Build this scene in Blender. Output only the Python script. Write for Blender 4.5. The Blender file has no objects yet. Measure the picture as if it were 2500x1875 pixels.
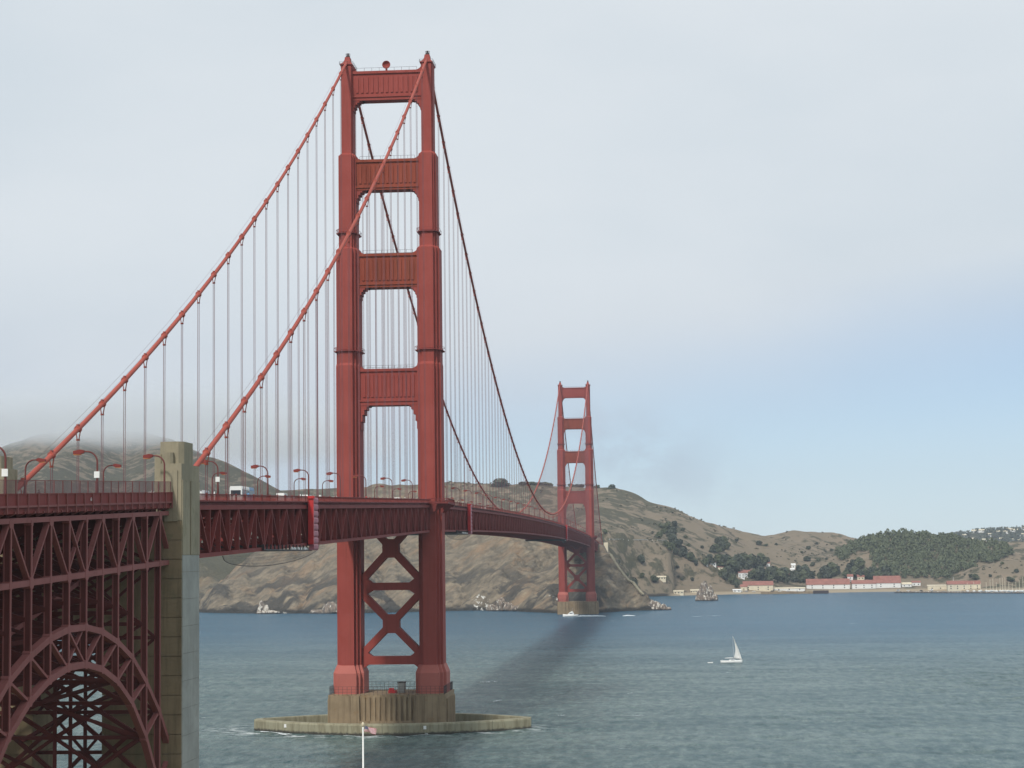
import bpy, bmesh, math, random
import numpy as np
from mathutils import Vector, Matrix
random.seed(7)
SC = bpy.context.scene
COL = SC.collection
RAD = math.radians

# ------------------------------------------------------------------ camera, sky, sun, exposure
CAMP = (93.73, -654.83, 56.655)
YAW, PIT, ROL, FPX = -0.0800, 0.0875, -0.0126, 4802.5      # heading, pitch, roll (rad), focal length in px of a 2500 px wide frame
_F = Vector((math.sin(YAW)*math.cos(PIT), math.cos(YAW)*math.cos(PIT), math.sin(PIT)))
_R = Vector((math.cos(YAW), -math.sin(YAW), 0)); _U = _R.cross(_F)
_R2 = _R*math.cos(ROL)+_U*math.sin(ROL); _U2 = _U*math.cos(ROL)-_R*math.sin(ROL)
cd = bpy.data.cameras.new('camera'); cam = bpy.data.objects.new('camera', cd); COL.objects.link(cam)
M = Matrix((( _R2.x, _U2.x, -_F.x, CAMP[0]), (_R2.y, _U2.y, -_F.y, CAMP[1]), (_R2.z, _U2.z, -_F.z, CAMP[2]), (0, 0, 0, 1)))
cam.matrix_world = M
cd.sensor_width = 36; cd.lens = 36*FPX/2500; cd.clip_start = 1; cd.clip_end = 60000
SC.camera = cam

SUN_AZ, SUN_EL = RAD(15.5), RAD(46)          # azimuth: degrees west of south along the bridge axis
sdir = Vector((-math.sin(SUN_AZ)*math.cos(SUN_EL), -math.cos(SUN_AZ)*math.cos(SUN_EL), math.sin(SUN_EL)))
sl = bpy.data.lights.new('sun', 'SUN'); sl.energy = 2.7; sl.angle = RAD(6.0); sl.color = (1, 0.95, 0.88)
so = bpy.data.objects.new('sun', sl); COL.objects.link(so)
so.rotation_euler = (-sdir).to_track_quat('-Z', 'Y').to_euler()
so.location = (0, 0, 900)

W = bpy.data.worlds.new('World'); SC.world = W; W.use_nodes = True
nt = W.node_tree; nt.nodes.clear()
class G:
    """tiny node-graph helper"""
    def __init__(s, nt): s.nt = nt
    def n(s, t, **kw):
        nd = s.nt.nodes.new(t)
        for k, v in kw.items(): setattr(nd, k, v)
        return nd
    def _in(s, sock, v):
        if v is None: return
        if hasattr(v, 'is_output') or hasattr(v, 'links'): s.nt.links.new(v, sock)
        else: sock.default_value = v
    def m(s, op, a, b=None, c=None, clamp=False):
        nd = s.n('ShaderNodeMath', operation=op, use_clamp=clamp)
        s._in(nd.inputs[0], a); s._in(nd.inputs[1], b)
        if c is not None: s._in(nd.inputs[2], c)
        return nd.outputs[0]
    def mr(s, v, a, b, c=0.0, d=1.0, smooth=True):
        nd = s.n('ShaderNodeMapRange', interpolation_type='SMOOTHSTEP' if smooth else 'LINEAR')
        s._in(nd.inputs[0], v)
        for i, q in enumerate((a, b, c, d)): s._in(nd.inputs[i+1], q)
        return nd.outputs[0]
    def noise(s, vec, scale, detail=4, rough=0.55, dist=0.0):
        nd = s.n('ShaderNodeTexNoise'); s._in(nd.inputs['Vector'], vec)
        nd.inputs['Scale'].default_value = scale; nd.inputs['Detail'].default_value = detail
        nd.inputs['Roughness'].default_value = rough; nd.inputs['Distortion'].default_value = dist
        return nd.outputs[0]
    def mapping(s, vec, scale=(1, 1, 1), rot=(0, 0, 0), loc=(0, 0, 0)):
        nd = s.n('ShaderNodeMapping'); s._in(nd.inputs[0], vec)
        nd.inputs[1].default_value = loc; nd.inputs[2].default_value = rot; nd.inputs[3].default_value = scale
        return nd.outputs[0]
    def mix(s, f, a, b, mode='MIX'):
        nd = s.n('ShaderNodeMix', data_type='RGBA', blend_type=mode)
        s._in(nd.inputs[0], f); s._in(nd.inputs[6], col4(a)); s._in(nd.inputs[7], col4(b))
        return nd.outputs[2]
    def sep(s, v):
        nd = s.n('ShaderNodeSeparateXYZ'); s._in(nd.inputs[0], v); return nd.outputs
    def bump(s, h, strength, dist, nrm=None):
        nd = s.n('ShaderNodeBump'); nd.inputs['Strength'].default_value = strength; nd.inputs['Distance'].default_value = dist
        s._in(nd.inputs['Height'], h)
        if nrm is not None: s._in(nd.inputs['Normal'], nrm)
        return nd.outputs[0]
def col4(c): return (*c, 1) if isinstance(c, tuple) and len(c) == 3 else c

g = G(nt)
out = g.n('ShaderNodeOutputWorld')
sky = g.n('ShaderNodeTexSky', sky_type='NISHITA', sun_disc=False, sun_elevation=SUN_EL, sun_rotation=math.pi+SUN_AZ)
sky.air_density = 1.0; sky.dust_density = 0.2; sky.ozone_density = 3.0
bg1 = g.n('ShaderNodeBackground'); bg1.inputs[1].default_value = 0.105; nt.links.new(sky.outputs[0], bg1.inputs[0])
tc = g.n('ShaderNodeTexCoord').outputs['Generated']
x, y, z = g.sep(tc)
n1 = g.noise(g.mapping(tc, (2, 2, 4)), 1.5, 3, 0.45)
n2 = g.noise(g.mapping(tc, (2.2, 2.2, 5), loc=(3, 1, 2)), 1.5, 4, 0.5)
# lower edge of the marine cloud: it comes in from the west and lifts off the horizon towards the east
xc = g.m('MINIMUM', x, 0.45)
edge = g.m('ADD', g.m('MULTIPLY', xc, 0.13), 0.084)
edge = g.m('SUBTRACT', edge, g.m('MULTIPLY', g.m('MAXIMUM', g.m('SUBTRACT', -0.10, x), 0.0), 0.42))
edge = g.m('ADD', edge, g.m('MULTIPLY', g.m('SUBTRACT', n1, 0.5), 0.06))
f = g.m('SUBTRACT', z, edge)
mask = g.mr(f, -0.042, 0.05)
hi = g.mix(g.mr(n2, 0.3, 0.7), (0.655, 0.725, 0.780), (0.745, 0.795, 0.835))
lo = g.mix(g.mr(n2, 0.3, 0.7), (0.500, 0.570, 0.670), (0.630, 0.685, 0.750))
cl_a = g.mix(g.mr(z, 0.03, 0.17), lo, hi)
bg2 = g.n('ShaderNodeBackground'); bg2.inputs[1].default_value = 1.0; nt.links.new(cl_a, bg2.inputs[0])
# thin pale haze in the clear strip
bg3 = g.n('ShaderNodeBackground'); bg3.inputs[1].default_value = 1.0
nt.links.new(g.mix(g.mr(z, 0.0, 0.14), (0.575, 0.755, 0.900), (0.410, 0.590, 0.850)), bg3.inputs[0])
ms0 = g.n('ShaderNodeMixShader'); ms0.inputs[0].default_value = 0.72
nt.links.new(bg1.outputs[0], ms0.inputs[1]); nt.links.new(bg3.outputs[0], ms0.inputs[2])
# torn scrap of low cloud beside the far tower
def dirpx(px, py): return (_F+_R2*((px-1250)/FPX)-_U2*((py-937.5)/FPX)).normalized()
d0 = dirpx(1530, 1095); d1 = dirpx(1660, 1150); ax = (d1-d0).normalized(); nx_ = ax.cross(d0).normalized()
def dotc(v, ref):
    nd = g.n('ShaderNodeVectorMath', operation='DOT_PRODUCT'); g._in(nd.inputs[0], v); nd.inputs[1].default_value = ref; return nd.outputs['Value']
ua = g.m('SUBTRACT', dotc(tc, ax), d0.dot(ax)); ub = g.m('SUBTRACT', dotc(tc, nx_), d0.dot(nx_))
wn = g.noise(g.mapping(tc, (26, 26, 38)), 1.0, 5, 0.6)
rr_ = g.m('ADD', g.m('POWER', g.m('DIVIDE', ua, 0.055), 2.0), g.m('POWER', g.m('DIVIDE', ub, 0.021), 2.0))
wisp = g.m('MULTIPLY', g.m('EXPONENT', g.m('MULTIPLY', rr_, -1.0)), g.mr(wn, 0.34, 0.62))
bg4 = g.n('ShaderNodeBackground'); bg4.inputs[0].default_value = (0.43, 0.50, 0.60, 1)
ms1 = g.n('ShaderNodeMixShader'); nt.links.new(g.m('MULTIPLY', wisp, 0.55), ms1.inputs[0]); nt.links.new(ms0.outputs[0], ms1.inputs[1]); nt.links.new(bg4.outputs[0], ms1.inputs[2])
ms = g.n('ShaderNodeMixShader'); nt.links.new(g.m('MULTIPLY', mask, 0.97), ms.inputs[0])
nt.links.new(ms1.outputs[0], ms.inputs[1]); nt.links.new(bg2.outputs[0], ms.inputs[2])
nt.links.new(ms.outputs[0], out.inputs[0])

SC.view_settings.view_transform = 'Standard'; SC.view_settings.look = 'None'
SC.view_settings.exposure = 0.0; SC.view_settings.gamma = 1.0; SC.view_settings.use_curve_mapping = False
SC.cycles.max_bounces = 8; SC.cycles.diffuse_bounces = 3; SC.cycles.volume_bounces = 5
SC.cycles.transparent_max_bounces = 16; SC.cycles.volume_step_rate = 2.0; SC.cycles.volume_max_steps = 128

# ------------------------------------------------------------------ helpers
class MB:
    """collects simple solids; build() links them as one mesh object"""
    def __init__(s): s.v = []; s.f = []
    def add(s, vs, fs):
        o = len(s.v); s.v += [tuple(p) for p in vs]; s.f += [tuple(i+o for i in q) for q in fs]; return s
    def box(s, x0, x1, y0, y1, z0, z1):
        return s.add([(x0, y0, z0), (x1, y0, z0), (x1, y1, z0), (x0, y1, z0), (x0, y0, z1), (x1, y0, z1), (x1, y1, z1), (x0, y1, z1)],
                     [(0, 3, 2, 1), (4, 5, 6, 7), (0, 1, 5, 4), (1, 2, 6, 5), (2, 3, 7, 6), (3, 0, 4, 7)])
    def bar(s, p, q, w, h, side=(1, 0, 0)):
        """box from p to q; w along `side`, h perpendicular"""
        p, q = Vector(p), Vector(q); d = (q-p).normalized(); sd = Vector(side); sd = (sd-d*sd.dot(d)).normalized(); up = d.cross(sd)
        vs = []
        for e in (p, q):
            for a, b in ((-1, -1), (1, -1), (1, 1), (-1, 1)): vs.append(e+sd*(a*w/2)+up*(b*h/2))
        return s.add(vs, [(0, 1, 2, 3), (7, 6, 5, 4), (0, 4, 5, 1), (1, 5, 6, 2), (2, 6, 7, 3), (3, 7, 4, 0)])
    def tube(s, pts, r, n=8, cap=True):
        pts = [Vector(p) for p in pts]; rs = r if isinstance(r, (list, tuple)) else [r]*len(pts)
        vs = []; fs = []
        for i, p in enumerate(pts):
            d = (pts[min(i+1, len(pts)-1)]-pts[max(i-1, 0)]).normalized()
            a = Vector((1, 0, 0)) if abs(d.x) < 0.9 else Vector((0, 1, 0))
            a = (a-d*a.dot(d)).normalized(); b = d.cross(a)
            for k in range(n):
                t = 2*math.pi*(k+0.5)/n; vs.append(p+(a*math.cos(t)+b*math.sin(t))*rs[i])
        for i in range(len(pts)-1):
            for k in range(n): fs.append((i*n+k, i*n+(k+1) % n, (i+1)*n+(k+1) % n, (i+1)*n+k))
        if cap: fs.append(tuple(reversed(range(n)))); fs.append(tuple(range((len(pts)-1)*n, len(pts)*n)))
        return s.add(vs, fs)
    def loft(s, rings):
        n = len(rings[0]); vs = [p for r in rings for p in r]; fs = []
        for i in range(len(rings)-1):
            for k in range(n): fs.append((i*n+k, i*n+(k+1) % n, (i+1)*n+(k+1) % n, (i+1)*n+k))
        fs.append(tuple(reversed(range(n)))); fs.append(tuple(range((len(rings)-1)*n, len(rings)*n)))
        return s.add(vs, fs)
    def prism(s, poly, z0, z1): return s.loft([[(a, b, z0) for a, b in poly], [(a, b, z1) for a, b in poly]])
    def yprism(s, poly, y0, y1):
        """polygon in x,z (counter-clockwise seen from -y) pushed along y"""
        n = len(poly)
        vs = [(a, y0, b) for a, b in poly]+[(a, y1, b) for a, b in poly]
        fs = [tuple(range(n)), tuple(reversed(range(n, 2*n)))]
        for k in range(n): fs.append((k, n+k, n+(k+1) % n, (k+1) % n))
        return s.add(vs, fs)
    def mesh(s, name, mat, smooth=False, off=None):
        me = bpy.data.meshes.new(name)
        v = s.v if off is None else [(a-off[0], b-off[1], c-off[2]) for a, b, c in s.v]
        me.from_pydata(v, [], s.f); me.materials.append(mat)
        bm = bmesh.new(); bm.from_mesh(me); bmesh.ops.recalc_face_normals(bm, faces=bm.faces); bm.to_mesh(me); bm.free()
        if smooth: me.polygons.foreach_set('use_smooth', [True]*len(me.polygons))
        me.update(); return me
    def build(s, name, mat, parent=None, smooth=False, off=None):
        if off is None and parent is not None:
            o = parent; off = Vector((0, 0, 0))
            while o is not None: off = off+Vector(o.location); o = o.parent
        return link(name, s.mesh(name, mat, smooth, off), parent)
def link(name, me, parent=None, loc=None):
    o = bpy.data.objects.new(name, me); COL.objects.link(o); o.parent = parent
    if loc is not None: o.location = loc
    return o
def thing(name, label, cat, loc=(0, 0, 0), rz=0.0, group=None):
    o = bpy.data.objects.new(name, None); COL.objects.link(o); o.location = loc; o.rotation_euler = (0, 0, rz); o.empty_display_size = 1
    o['label'] = label; o['category'] = cat
    if group: o['group'] = group
    return o
def tag(o, label, cat, group=None):
    o['label'] = label; o['category'] = cat
    if group: o['group'] = group
    return o
def copy_tree(o, parent=None):
    c = o.copy(); COL.objects.link(c); c.parent = parent
    for ch in list(o.children): copy_tree(ch, c)
    return c
def struct(o): o['kind'] = 'structure'; return o
def stuff(o): o['kind'] = 'stuff'; return o
ORD = ['first', 'second', 'third', 'fourth', 'fifth', 'sixth', 'seventh', 'eighth', 'ninth', 'tenth', 'eleventh', 'twelfth', 'thirteenth', 'fourteenth', 'fifteenth',
       'sixteenth', 'seventeenth', 'eighteenth', 'nineteenth', 'twentieth', 'twenty-first', 'twenty-second', 'twenty-third', 'twenty-fourth', 'twenty-fifth', 'twenty-sixth', 'twenty-seventh', 'twenty-eighth', 'twenty-ninth', 'thirtieth']
ORD += ['thirty-'+w for w in ORD[:9]]+['fortieth']+['forty-'+w for w in ORD[:9]]+['fiftieth']+['fifty-'+w for w in ORD[:9]]+['sixtieth']

# ------------------------------------------------------------------ materials
def mat(name, fn):
    m = bpy.data.materials.new(name); m.use_nodes = True; t = m.node_tree; b = t.nodes['Principled BSDF']
    gg = G(t); fn(gg, b, t); return m
def pos(gg): return gg.n('ShaderNodeNewGeometry').outputs['Position']
def plain(name, c, rough=0.6, var=0.12, scale=0.6, metal=0.0):
    def fn(gg, b, t):
        n = gg.noise(pos(gg), scale, 4)
        k = gg.mr(n, 0.3, 0.7, 1-var, 1+var, False)
        cc = gg.n('ShaderNodeVectorMath', operation='SCALE'); cc.inputs[0].default_value = c; t.links.new(k, cc.inputs[3])
        t.links.new(cc.outputs[0], b.inputs['Base Color']); b.inputs['Roughness'].default_value = rough; b.inputs['Metallic'].default_value = metal
    return mat(name, fn)
def painted(name, c, dirt, amount=0.35, streak=0.06, rough=0.5):
    """weathered steel paint: faded patches, rain streaks, plate seams"""
    def fn(gg, b, t):
        p = pos(gg)
        n1 = gg.noise(p, 0.11, 5, 0.6); n2 = gg.noise(gg.mapping(p, (0.9, 0.9, streak)), 1.0, 5, 0.65); n3 = gg.noise(p, 1.7, 3)
        fade = tuple(min(1, q*1.10+0.007) for q in c)
        a = gg.mix(gg.mr(n1, 0.35, 0.7), c, fade)
        a = gg.mix(gg.m('MULTIPLY', gg.mr(n2, 0.5, 0.78), amount), a, dirt)
        a = gg.mix(gg.m('MULTIPLY', gg.mr(n3, 0.55, 0.8), 0.22), a, tuple(q*0.75 for q in c))
        t.links.new(a, b.inputs['Base Color']); b.inputs['Roughness'].default_value = 0.68; b.inputs['Specular IOR Level'].default_value = 0.18
        z = gg.sep(p)[2]
        seam = gg.m('LESS_THAN', gg.m('FRACT', gg.m('MULTIPLY', z, 0.235)), 0.035)
        hgt = gg.m('SUBTRACT', gg.m('MULTIPLY', n3, 0.25), seam)
        t.links.new(gg.bump(hgt, 0.25, 0.08), b.inputs['Normal'])
    return mat(name, fn)
ORANGE = (0.292, 0.055, 0.042)
M_OR = painted('orange_paint', ORANGE, (0.165, 0.042, 0.03), 0.5, 0.035)
M_ORD = painted('orange_paint_weathered', (0.26, 0.052, 0.026), (0.12, 0.045, 0.024), 0.85, 0.05)
M_TRUSS = painted('truss_paint', (0.215, 0.043, 0.037), (0.13, 0.03, 0.025), 0.5, 0.1)
M_INNER_SHADE = painted('arch_inner_shade', (0.115, 0.026, 0.022), (0.06, 0.025, 0.02), 0.6, 0.1)  # arch colour darkened to stand for the shade between the ribs
M_WEB_SHADE = painted('arch_web_shade', (0.125, 0.034, 0.030), (0.07, 0.028, 0.02), 0.6, 0.1)  # arch colour darkened as painted shade on the column webs
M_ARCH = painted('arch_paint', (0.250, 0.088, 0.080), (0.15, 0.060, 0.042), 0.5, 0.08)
M_PRIMER = painted('primer_paint', (0.40, 0.120, 0.095), (0.26, 0.08, 0.06), 0.35, 0.06)
M_CABLE = painted('cable_paint', (0.37, 0.080, 0.055), (0.22, 0.07, 0.06), 0.4, 0.3)
M_ROPE = plain('suspender_paint', (0.165, 0.062, 0.068), 0.6, 0.2, 0.4)
M_RED = plain('bright_red_paint', (0.50, 0.025, 0.025), 0.45, 0.12, 0.5)
M_PINK = plain('pink_panel', (0.42, 0.13, 0.16), 0.55, 0.15, 0.4)
M_DARK = plain('dark_steel', (0.045, 0.03, 0.03), 0.6)
M_WHITE = plain('white_paint', (0.78, 0.78, 0.75), 0.5, 0.06)
M_OFFW = plain('cream_paint', (0.68, 0.60, 0.44), 0.7, 0.1, 0.3)
M_ROOF = plain('red_roof', (0.28, 0.115, 0.088), 0.8, 0.2, 0.25)
M_GLASS = plain('dark_glass', (0.03, 0.035, 0.045), 0.15, 0.1)
M_ROAD = plain('asphalt', (0.06, 0.06, 0.06), 0.85, 0.15, 0.3)
M_LAMP = plain('lamp_amber', (0.45, 0.16, 0.05), 0.4, 0.05)
M_BLUE = plain('blue_paint', (0.12, 0.25, 0.42), 0.4, 0.05)
M_LPOLE = plain('lamp_post_paint', (0.135, 0.028, 0.024), 0.6, 0.1)
M_SKIN = plain('skin', (0.5, 0.3, 0.22), 0.6, 0.05)
M_BARK = plain('bark', (0.07, 0.05, 0.035), 0.9, 0.2, 2)
def concrete(name, c, stain, amt=0.5, moss=(0.18, 0.17, 0.10), flow=0.05):
    def fn(gg, b, t):
        p = pos(gg)
        n1 = gg.noise(p, 0.16, 5, 0.6); n2 = gg.noise(gg.mapping(p, (0.8, 0.8, flow)), 1.0, 6, 0.68); n3 = gg.noise(p, 2.2, 4)
        a = gg.mix(gg.mr(n1, 0.35, 0.68), c, tuple(q*0.78 for q in c))
        a = gg.mix(gg.m('MULTIPLY', gg.mr(n2, 0.46, 0.72), amt), a, stain)
        a = gg.mix(gg.m('MULTIPLY', gg.mr(gg.noise(p, 0.35, 4), 0.56, 0.7), 0.5), a, moss)
        t.links.new(a, b.inputs['Base Color']); b.inputs['Roughness'].default_value = 0.9; b.inputs['Specular IOR Level'].default_value = 0.2
        t.links.new(gg.bump(gg.m('ADD', n3, n1), 0.35, 0.12), b.inputs['Normal'])
    return mat(name, fn)
M_CONC = concrete('pylon_concrete', (0.345, 0.305, 0.215), (0.19, 0.165, 0.115), 0.7)
M_CONCB = concrete('brown_concrete', (0.30, 0.235, 0.145), (0.13, 0.10, 0.06), 0.65)
M_COAT = concrete('grey_coated_concrete', (0.385, 0.39, 0.355), (0.27, 0.27, 0.24), 0.65, (0.29, 0.28, 0.24))
M_PIER = concrete('pier_concrete', (0.32, 0.24, 0.150), (0.13, 0.09, 0.055), 0.9, (0.24, 0.155, 0.08), 0.03)
def fender_fn(gg, b, t):
    p = pos(gg); zz = gg.sep(p)[2]
    n2 = gg.noise(gg.mapping(p, (0.7, 0.7, 0.1)), 1.0, 5, 0.65); n3 = gg.noise(p, 0.9, 4)
    a = gg.mix(gg.mr(n2, 0.42, 0.7), (0.30, 0.28, 0.19), (0.19, 0.165, 0.10))
    wet = gg.mr(gg.m('ADD', zz, gg.m('MULTIPLY', n3, 1.2)), 1.9, 1.1)
    a = gg.mix(wet, a, (0.045, 0.04, 0.03))
    t.links.new(a, b.inputs['Base Color']); b.inputs['Roughness'].default_value = 0.85
    t.links.new(gg.bump(n3, 0.4, 0.15), b.inputs['Normal'])
M_FEND = mat('fender_concrete', fender_fn)
def leaf_mat(name, c1, c2):
    def fn(gg, b, t):
        p = pos(gg); oi = gg.n('ShaderNodeObjectInfo').outputs['Random']
        n = gg.noise(p, 0.13, 3); n2 = gg.noise(p, 1.1, 2)
        a = gg.mix(gg.mr(n, 0.3, 0.7), c1, c2); a = gg.mix(gg.m('MULTIPLY', gg.mr(n2, 0.4, 0.7), 0.45), a, tuple(q*0.55 for q in c1))
        a = gg.mix(gg.m('MULTIPLY', oi, 0.3), a, tuple(q*1.5 for q in c2))
        t.links.new(a, b.inputs['Base Color']); b.inputs['Roughness'].default_value = 0.75
    return mat(name, fn)
M_LEAF = leaf_mat('tree_foliage', (0.058, 0.074, 0.036), (0.100, 0.115, 0.056))
M_LEAFD = leaf_mat('dark_foliage', (0.040, 0.052, 0.034), (0.066, 0.078, 0.048))

# ------------------------------------------------------------------ water
def water_fn(gg, b, t):
    p = pos(gg); px, py, pz = gg.sep(p)
    # choppy wind sea: swell, waves, ripples
    a1 = gg.noise(gg.mapping(p, (1, 0.55, 1), (0, 0, 0.35)), 0.035, 3, 0.5)
    a2 = gg.noise(gg.mapping(p, (1, 0.6, 1), (0, 0, 0.5)), 0.14, 5, 0.62)
    a3 = gg.noise(gg.mapping(p, (1, 0.7, 1), (0, 0, 0.2)), 0.6, 4, 0.62)
    h = gg.m('ADD', gg.m('MULTIPLY', a1, 1.5), gg.m('ADD', gg.m('MULTIPLY', a2, 3.0), gg.m('MULTIPLY', a3, 1.8)))
    # tidal streaks and wind patches: slightly different turbidity
    big = gg.noise(gg.mapping(p, (1, 3.2, 1), (0, 0, 0.12)), 0.0042, 5, 0.6)
    mid = gg.noise(gg.mapping(p, (1, 2.6, 1), (0, 0, 0.25)), 0.030, 6, 0.68)
    near = gg.mr(py, 950, 200)
    fine = gg.noise(gg.mapping(p, (1, 0.30, 1), (0, 0, 0.12)), 0.30, 4, 0.72)  # flecks put the lit and dark faces of the chop into the colour
    v = gg.m('ADD', gg.m('MULTIPLY', big, 0.30), gg.m('ADD', gg.m('MULTIPLY', mid, 0.26), gg.m('MULTIPLY', fine, 0.44)))
    base = gg.mix(gg.mr(v, 0.38, 0.62), (0.010, 0.078, 0.142), (0.030, 0.116, 0.182))
    silt_wave_shade = gg.mix(gg.mr(v, 0.39, 0.61), (0.030, 0.078, 0.086), (0.158, 0.218, 0.206))
    base = gg.mix(near, base, silt_wave_shade)
    # foam: whitecaps, and broken water round the fender
    w1 = gg.noise(gg.mapping(p, (0.35, 1.0, 1)), 0.16, 6, 0.66); w2 = gg.noise(p, 0.009, 3)
    cap = gg.m('MULTIPLY', gg.mr(w1, 0.675, 0.72), gg.mr(w2, 0.44, 0.58))
    rr = gg.m('SQRT', gg.m('ADD', gg.m('POWER', gg.m('DIVIDE', px, 46.5), 2.0), gg.m('POWER', gg.m('DIVIDE', py, 24.5), 2.0)))
    ring = gg.m('MULTIPLY', gg.mr(gg.m('ADD', rr, gg.mr(px, -60, 60, -0.22, 0.12, False)), 1.36, 0.95), gg.mr(gg.noise(gg.mapping(p, (0.55, 1.1, 1)), 0.21, 6, 0.68), 0.51, 0.60))
    crest = gg.m('MULTIPLY', gg.mr(gg.m('ADD', pz, gg.m('MULTIPLY', gg.noise(p, 0.8, 3), 0.35)), 0.80, 0.98), gg.mr(w2, 0.46, 0.60))
    foam = gg.m('MAXIMUM', gg.m('MAXIMUM', cap, ring), gg.m('MULTIPLY', crest, 0.85))
    c = gg.mix(gg.m('MULTIPLY', foam, 0.8), base, (0.70, 0.74, 0.74))
    t.links.new(c, b.inputs['Base Color'])
    t.links.new(gg.m('ADD', gg.m('MULTIPLY', foam, 0.4), 0.26), b.inputs['Roughness'])
    b.inputs['IOR'].default_value = 1.333; b.inputs['Specular IOR Level'].default_value = 0.17
    t.links.new(gg.bump(h, 1.0, 1.0), b.inputs['Normal'])
M_WATER = mat('sea_water', water_fn)
def grid_mesh(name, xs, ys, Z, mat_, smooth=True):
    nx, ny = len(xs), len(ys)
    X, Y = np.meshgrid(xs, ys)
    co = np.stack([X, Y, Z], -1).reshape(-1, 3)
    i = np.arange(nx*ny).reshape(ny, nx)
    q = np.stack([i[:-1, :-1], i[:-1, 1:], i[1:, 1:], i[1:, :-1]], -1).reshape(-1, 4)
    me = bpy.data.meshes.new(name)
    me.vertices.add(len(co)); me.vertices.foreach_set('co', co.ravel())
    me.loops.add(q.size); me.loops.foreach_set('vertex_index', q.ravel())
    me.polygons.add(len(q)); me.polygons.foreach_set('loop_start', np.arange(0, q.size, 4)); me.polygons.foreach_set('loop_total', np.full(len(q), 4))
    me.polygons.foreach_set('use_smooth', np.full(len(q), smooth))
    me.materials.append(mat_); me.update(calc_edges=True); me.validate()
    return me
_rng = np.random.RandomState(3); _H = _rng.rand(512, 512)
def vnoise(X, Y):
    xi = np.floor(X).astype(int); yi = np.floor(Y).astype(int); fx = X-xi; fy = Y-yi
    fx = fx*fx*(3-2*fx); fy = fy*fy*(3-2*fy)
    a = _H[xi % 512, yi % 512]; b = _H[(xi+1) % 512, yi % 512]; c = _H[xi % 512, (yi+1) % 512]; d = _H[(xi+1) % 512, (yi+1) % 512]
    return (a*(1-fx)+b*fx)*(1-fy)+(c*(1-fx)+d*fx)*fy
def fbm(X, Y, s, o=4, r=0.5):
    t = 0; a = 1; n = 0
    for k in range(o): t = t+a*vnoise(X*s+17.3*k, Y*s+9.1*k); n += a; a *= r; s *= 2.03
    return t/n-0.5
def wave_h(X, Y):
    """height of the wind chop; dies out far from the strait's near half"""
    X = np.asarray(X, float); Y = np.asarray(Y, float)
    U = 0.94*X+0.34*Y; V = -0.34*X+0.94*Y
    wx = U+5*fbm(U, V, 1/30., 2); wy = V+5*fbm(U+70, V, 1/30., 2)
    a = 1-2.6*np.abs(fbm(wx, wy*0.6, 1/17., 3)); b = 1-2.6*np.abs(fbm(wx+40, wy*0.7, 1/6.5, 2))
    gust = np.clip(0.75+1.6*fbm(X, Y, 1/130., 3), 0.3, 1.4)
    h = gust*(0.80*(a-0.6)+0.42*(b-0.6))
    fade = np.clip((940-Y)/500, 0, 1)*np.clip((Y+330)/40, 0, 1)*np.clip((X+250)/40, 0, 1)*np.clip((440-X)/40, 0, 1)
    return h*fade
wxs = np.concatenate([np.linspace(-30000, -900, 14), np.linspace(-700, -260, 6), np.arange(-250, 441, 1.55), np.linspace(460, 1200, 8), np.linspace(1500, 30000, 12)])
wys = np.concatenate([np.linspace(-4000, -345, 8), np.arange(-330, -160, 3.0), np.arange(-160, 300, 1.5), np.arange(300, 945, 2.6), np.linspace(950, 3000, 20), np.linspace(3500, 40000, 16)])
WX, WY = np.meshgrid(wxs, wys)
me = grid_mesh('water', wxs, wys, wave_h(WX, WY), M_WATER)
struct(link('water', me))

# ------------------------------------------------------------------ terrain
COAST = [(-2600, 2000), (-1200, 1960), (-800, 1900), (-600, 1860), (-490, 1800), (-446, 1640), (-436, 1510), (-422, 1475), (-390, 1440), (-344, 1405), (-300, 1396), (-252, 1383), (-215, 1390), (-180, 1408), (-140, 1432),
         (-100, 1440), (-75, 1405), (-50, 1350), (-24, 1312), (0, 1306), (24, 1312), (38, 1345), (55, 1372), (74, 1378), (80, 1388), (70, 1410), (62, 1480), (58, 1700), (52, 1900), (54, 2030), (100, 2085), (190, 2140),
         (300, 2170), (388, 2205), (480, 2190), (560, 2130), (700, 2070), (1000, 2100), (1500, 2400), (2600, 2900), (2600, 9000), (-2600, 9000)]
def coast_d(X, Y):
    P = np.array(COAST, float); n = len(P); D = np.full(X.shape, 1e9); inside = np.zeros(X.shape, bool)
    for i in range(n):
        a = P[i]; b = P[(i+1) % n]; e = b-a
        t = np.clip(((X-a[0])*e[0]+(Y-a[1])*e[1])/(e@e), 0, 1)
        D = np.minimum(D, np.hypot(X-a[0]-t*e[0], Y-a[1]-t*e[1]))
        c = ((a[1] > Y) != (b[1] > Y)) & (X < (b[0]-a[0])*(Y-a[1])/(b[1]-a[1]+1e-9)+a[0]); inside ^= c
    return np.where(inside, D, -D)
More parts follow.
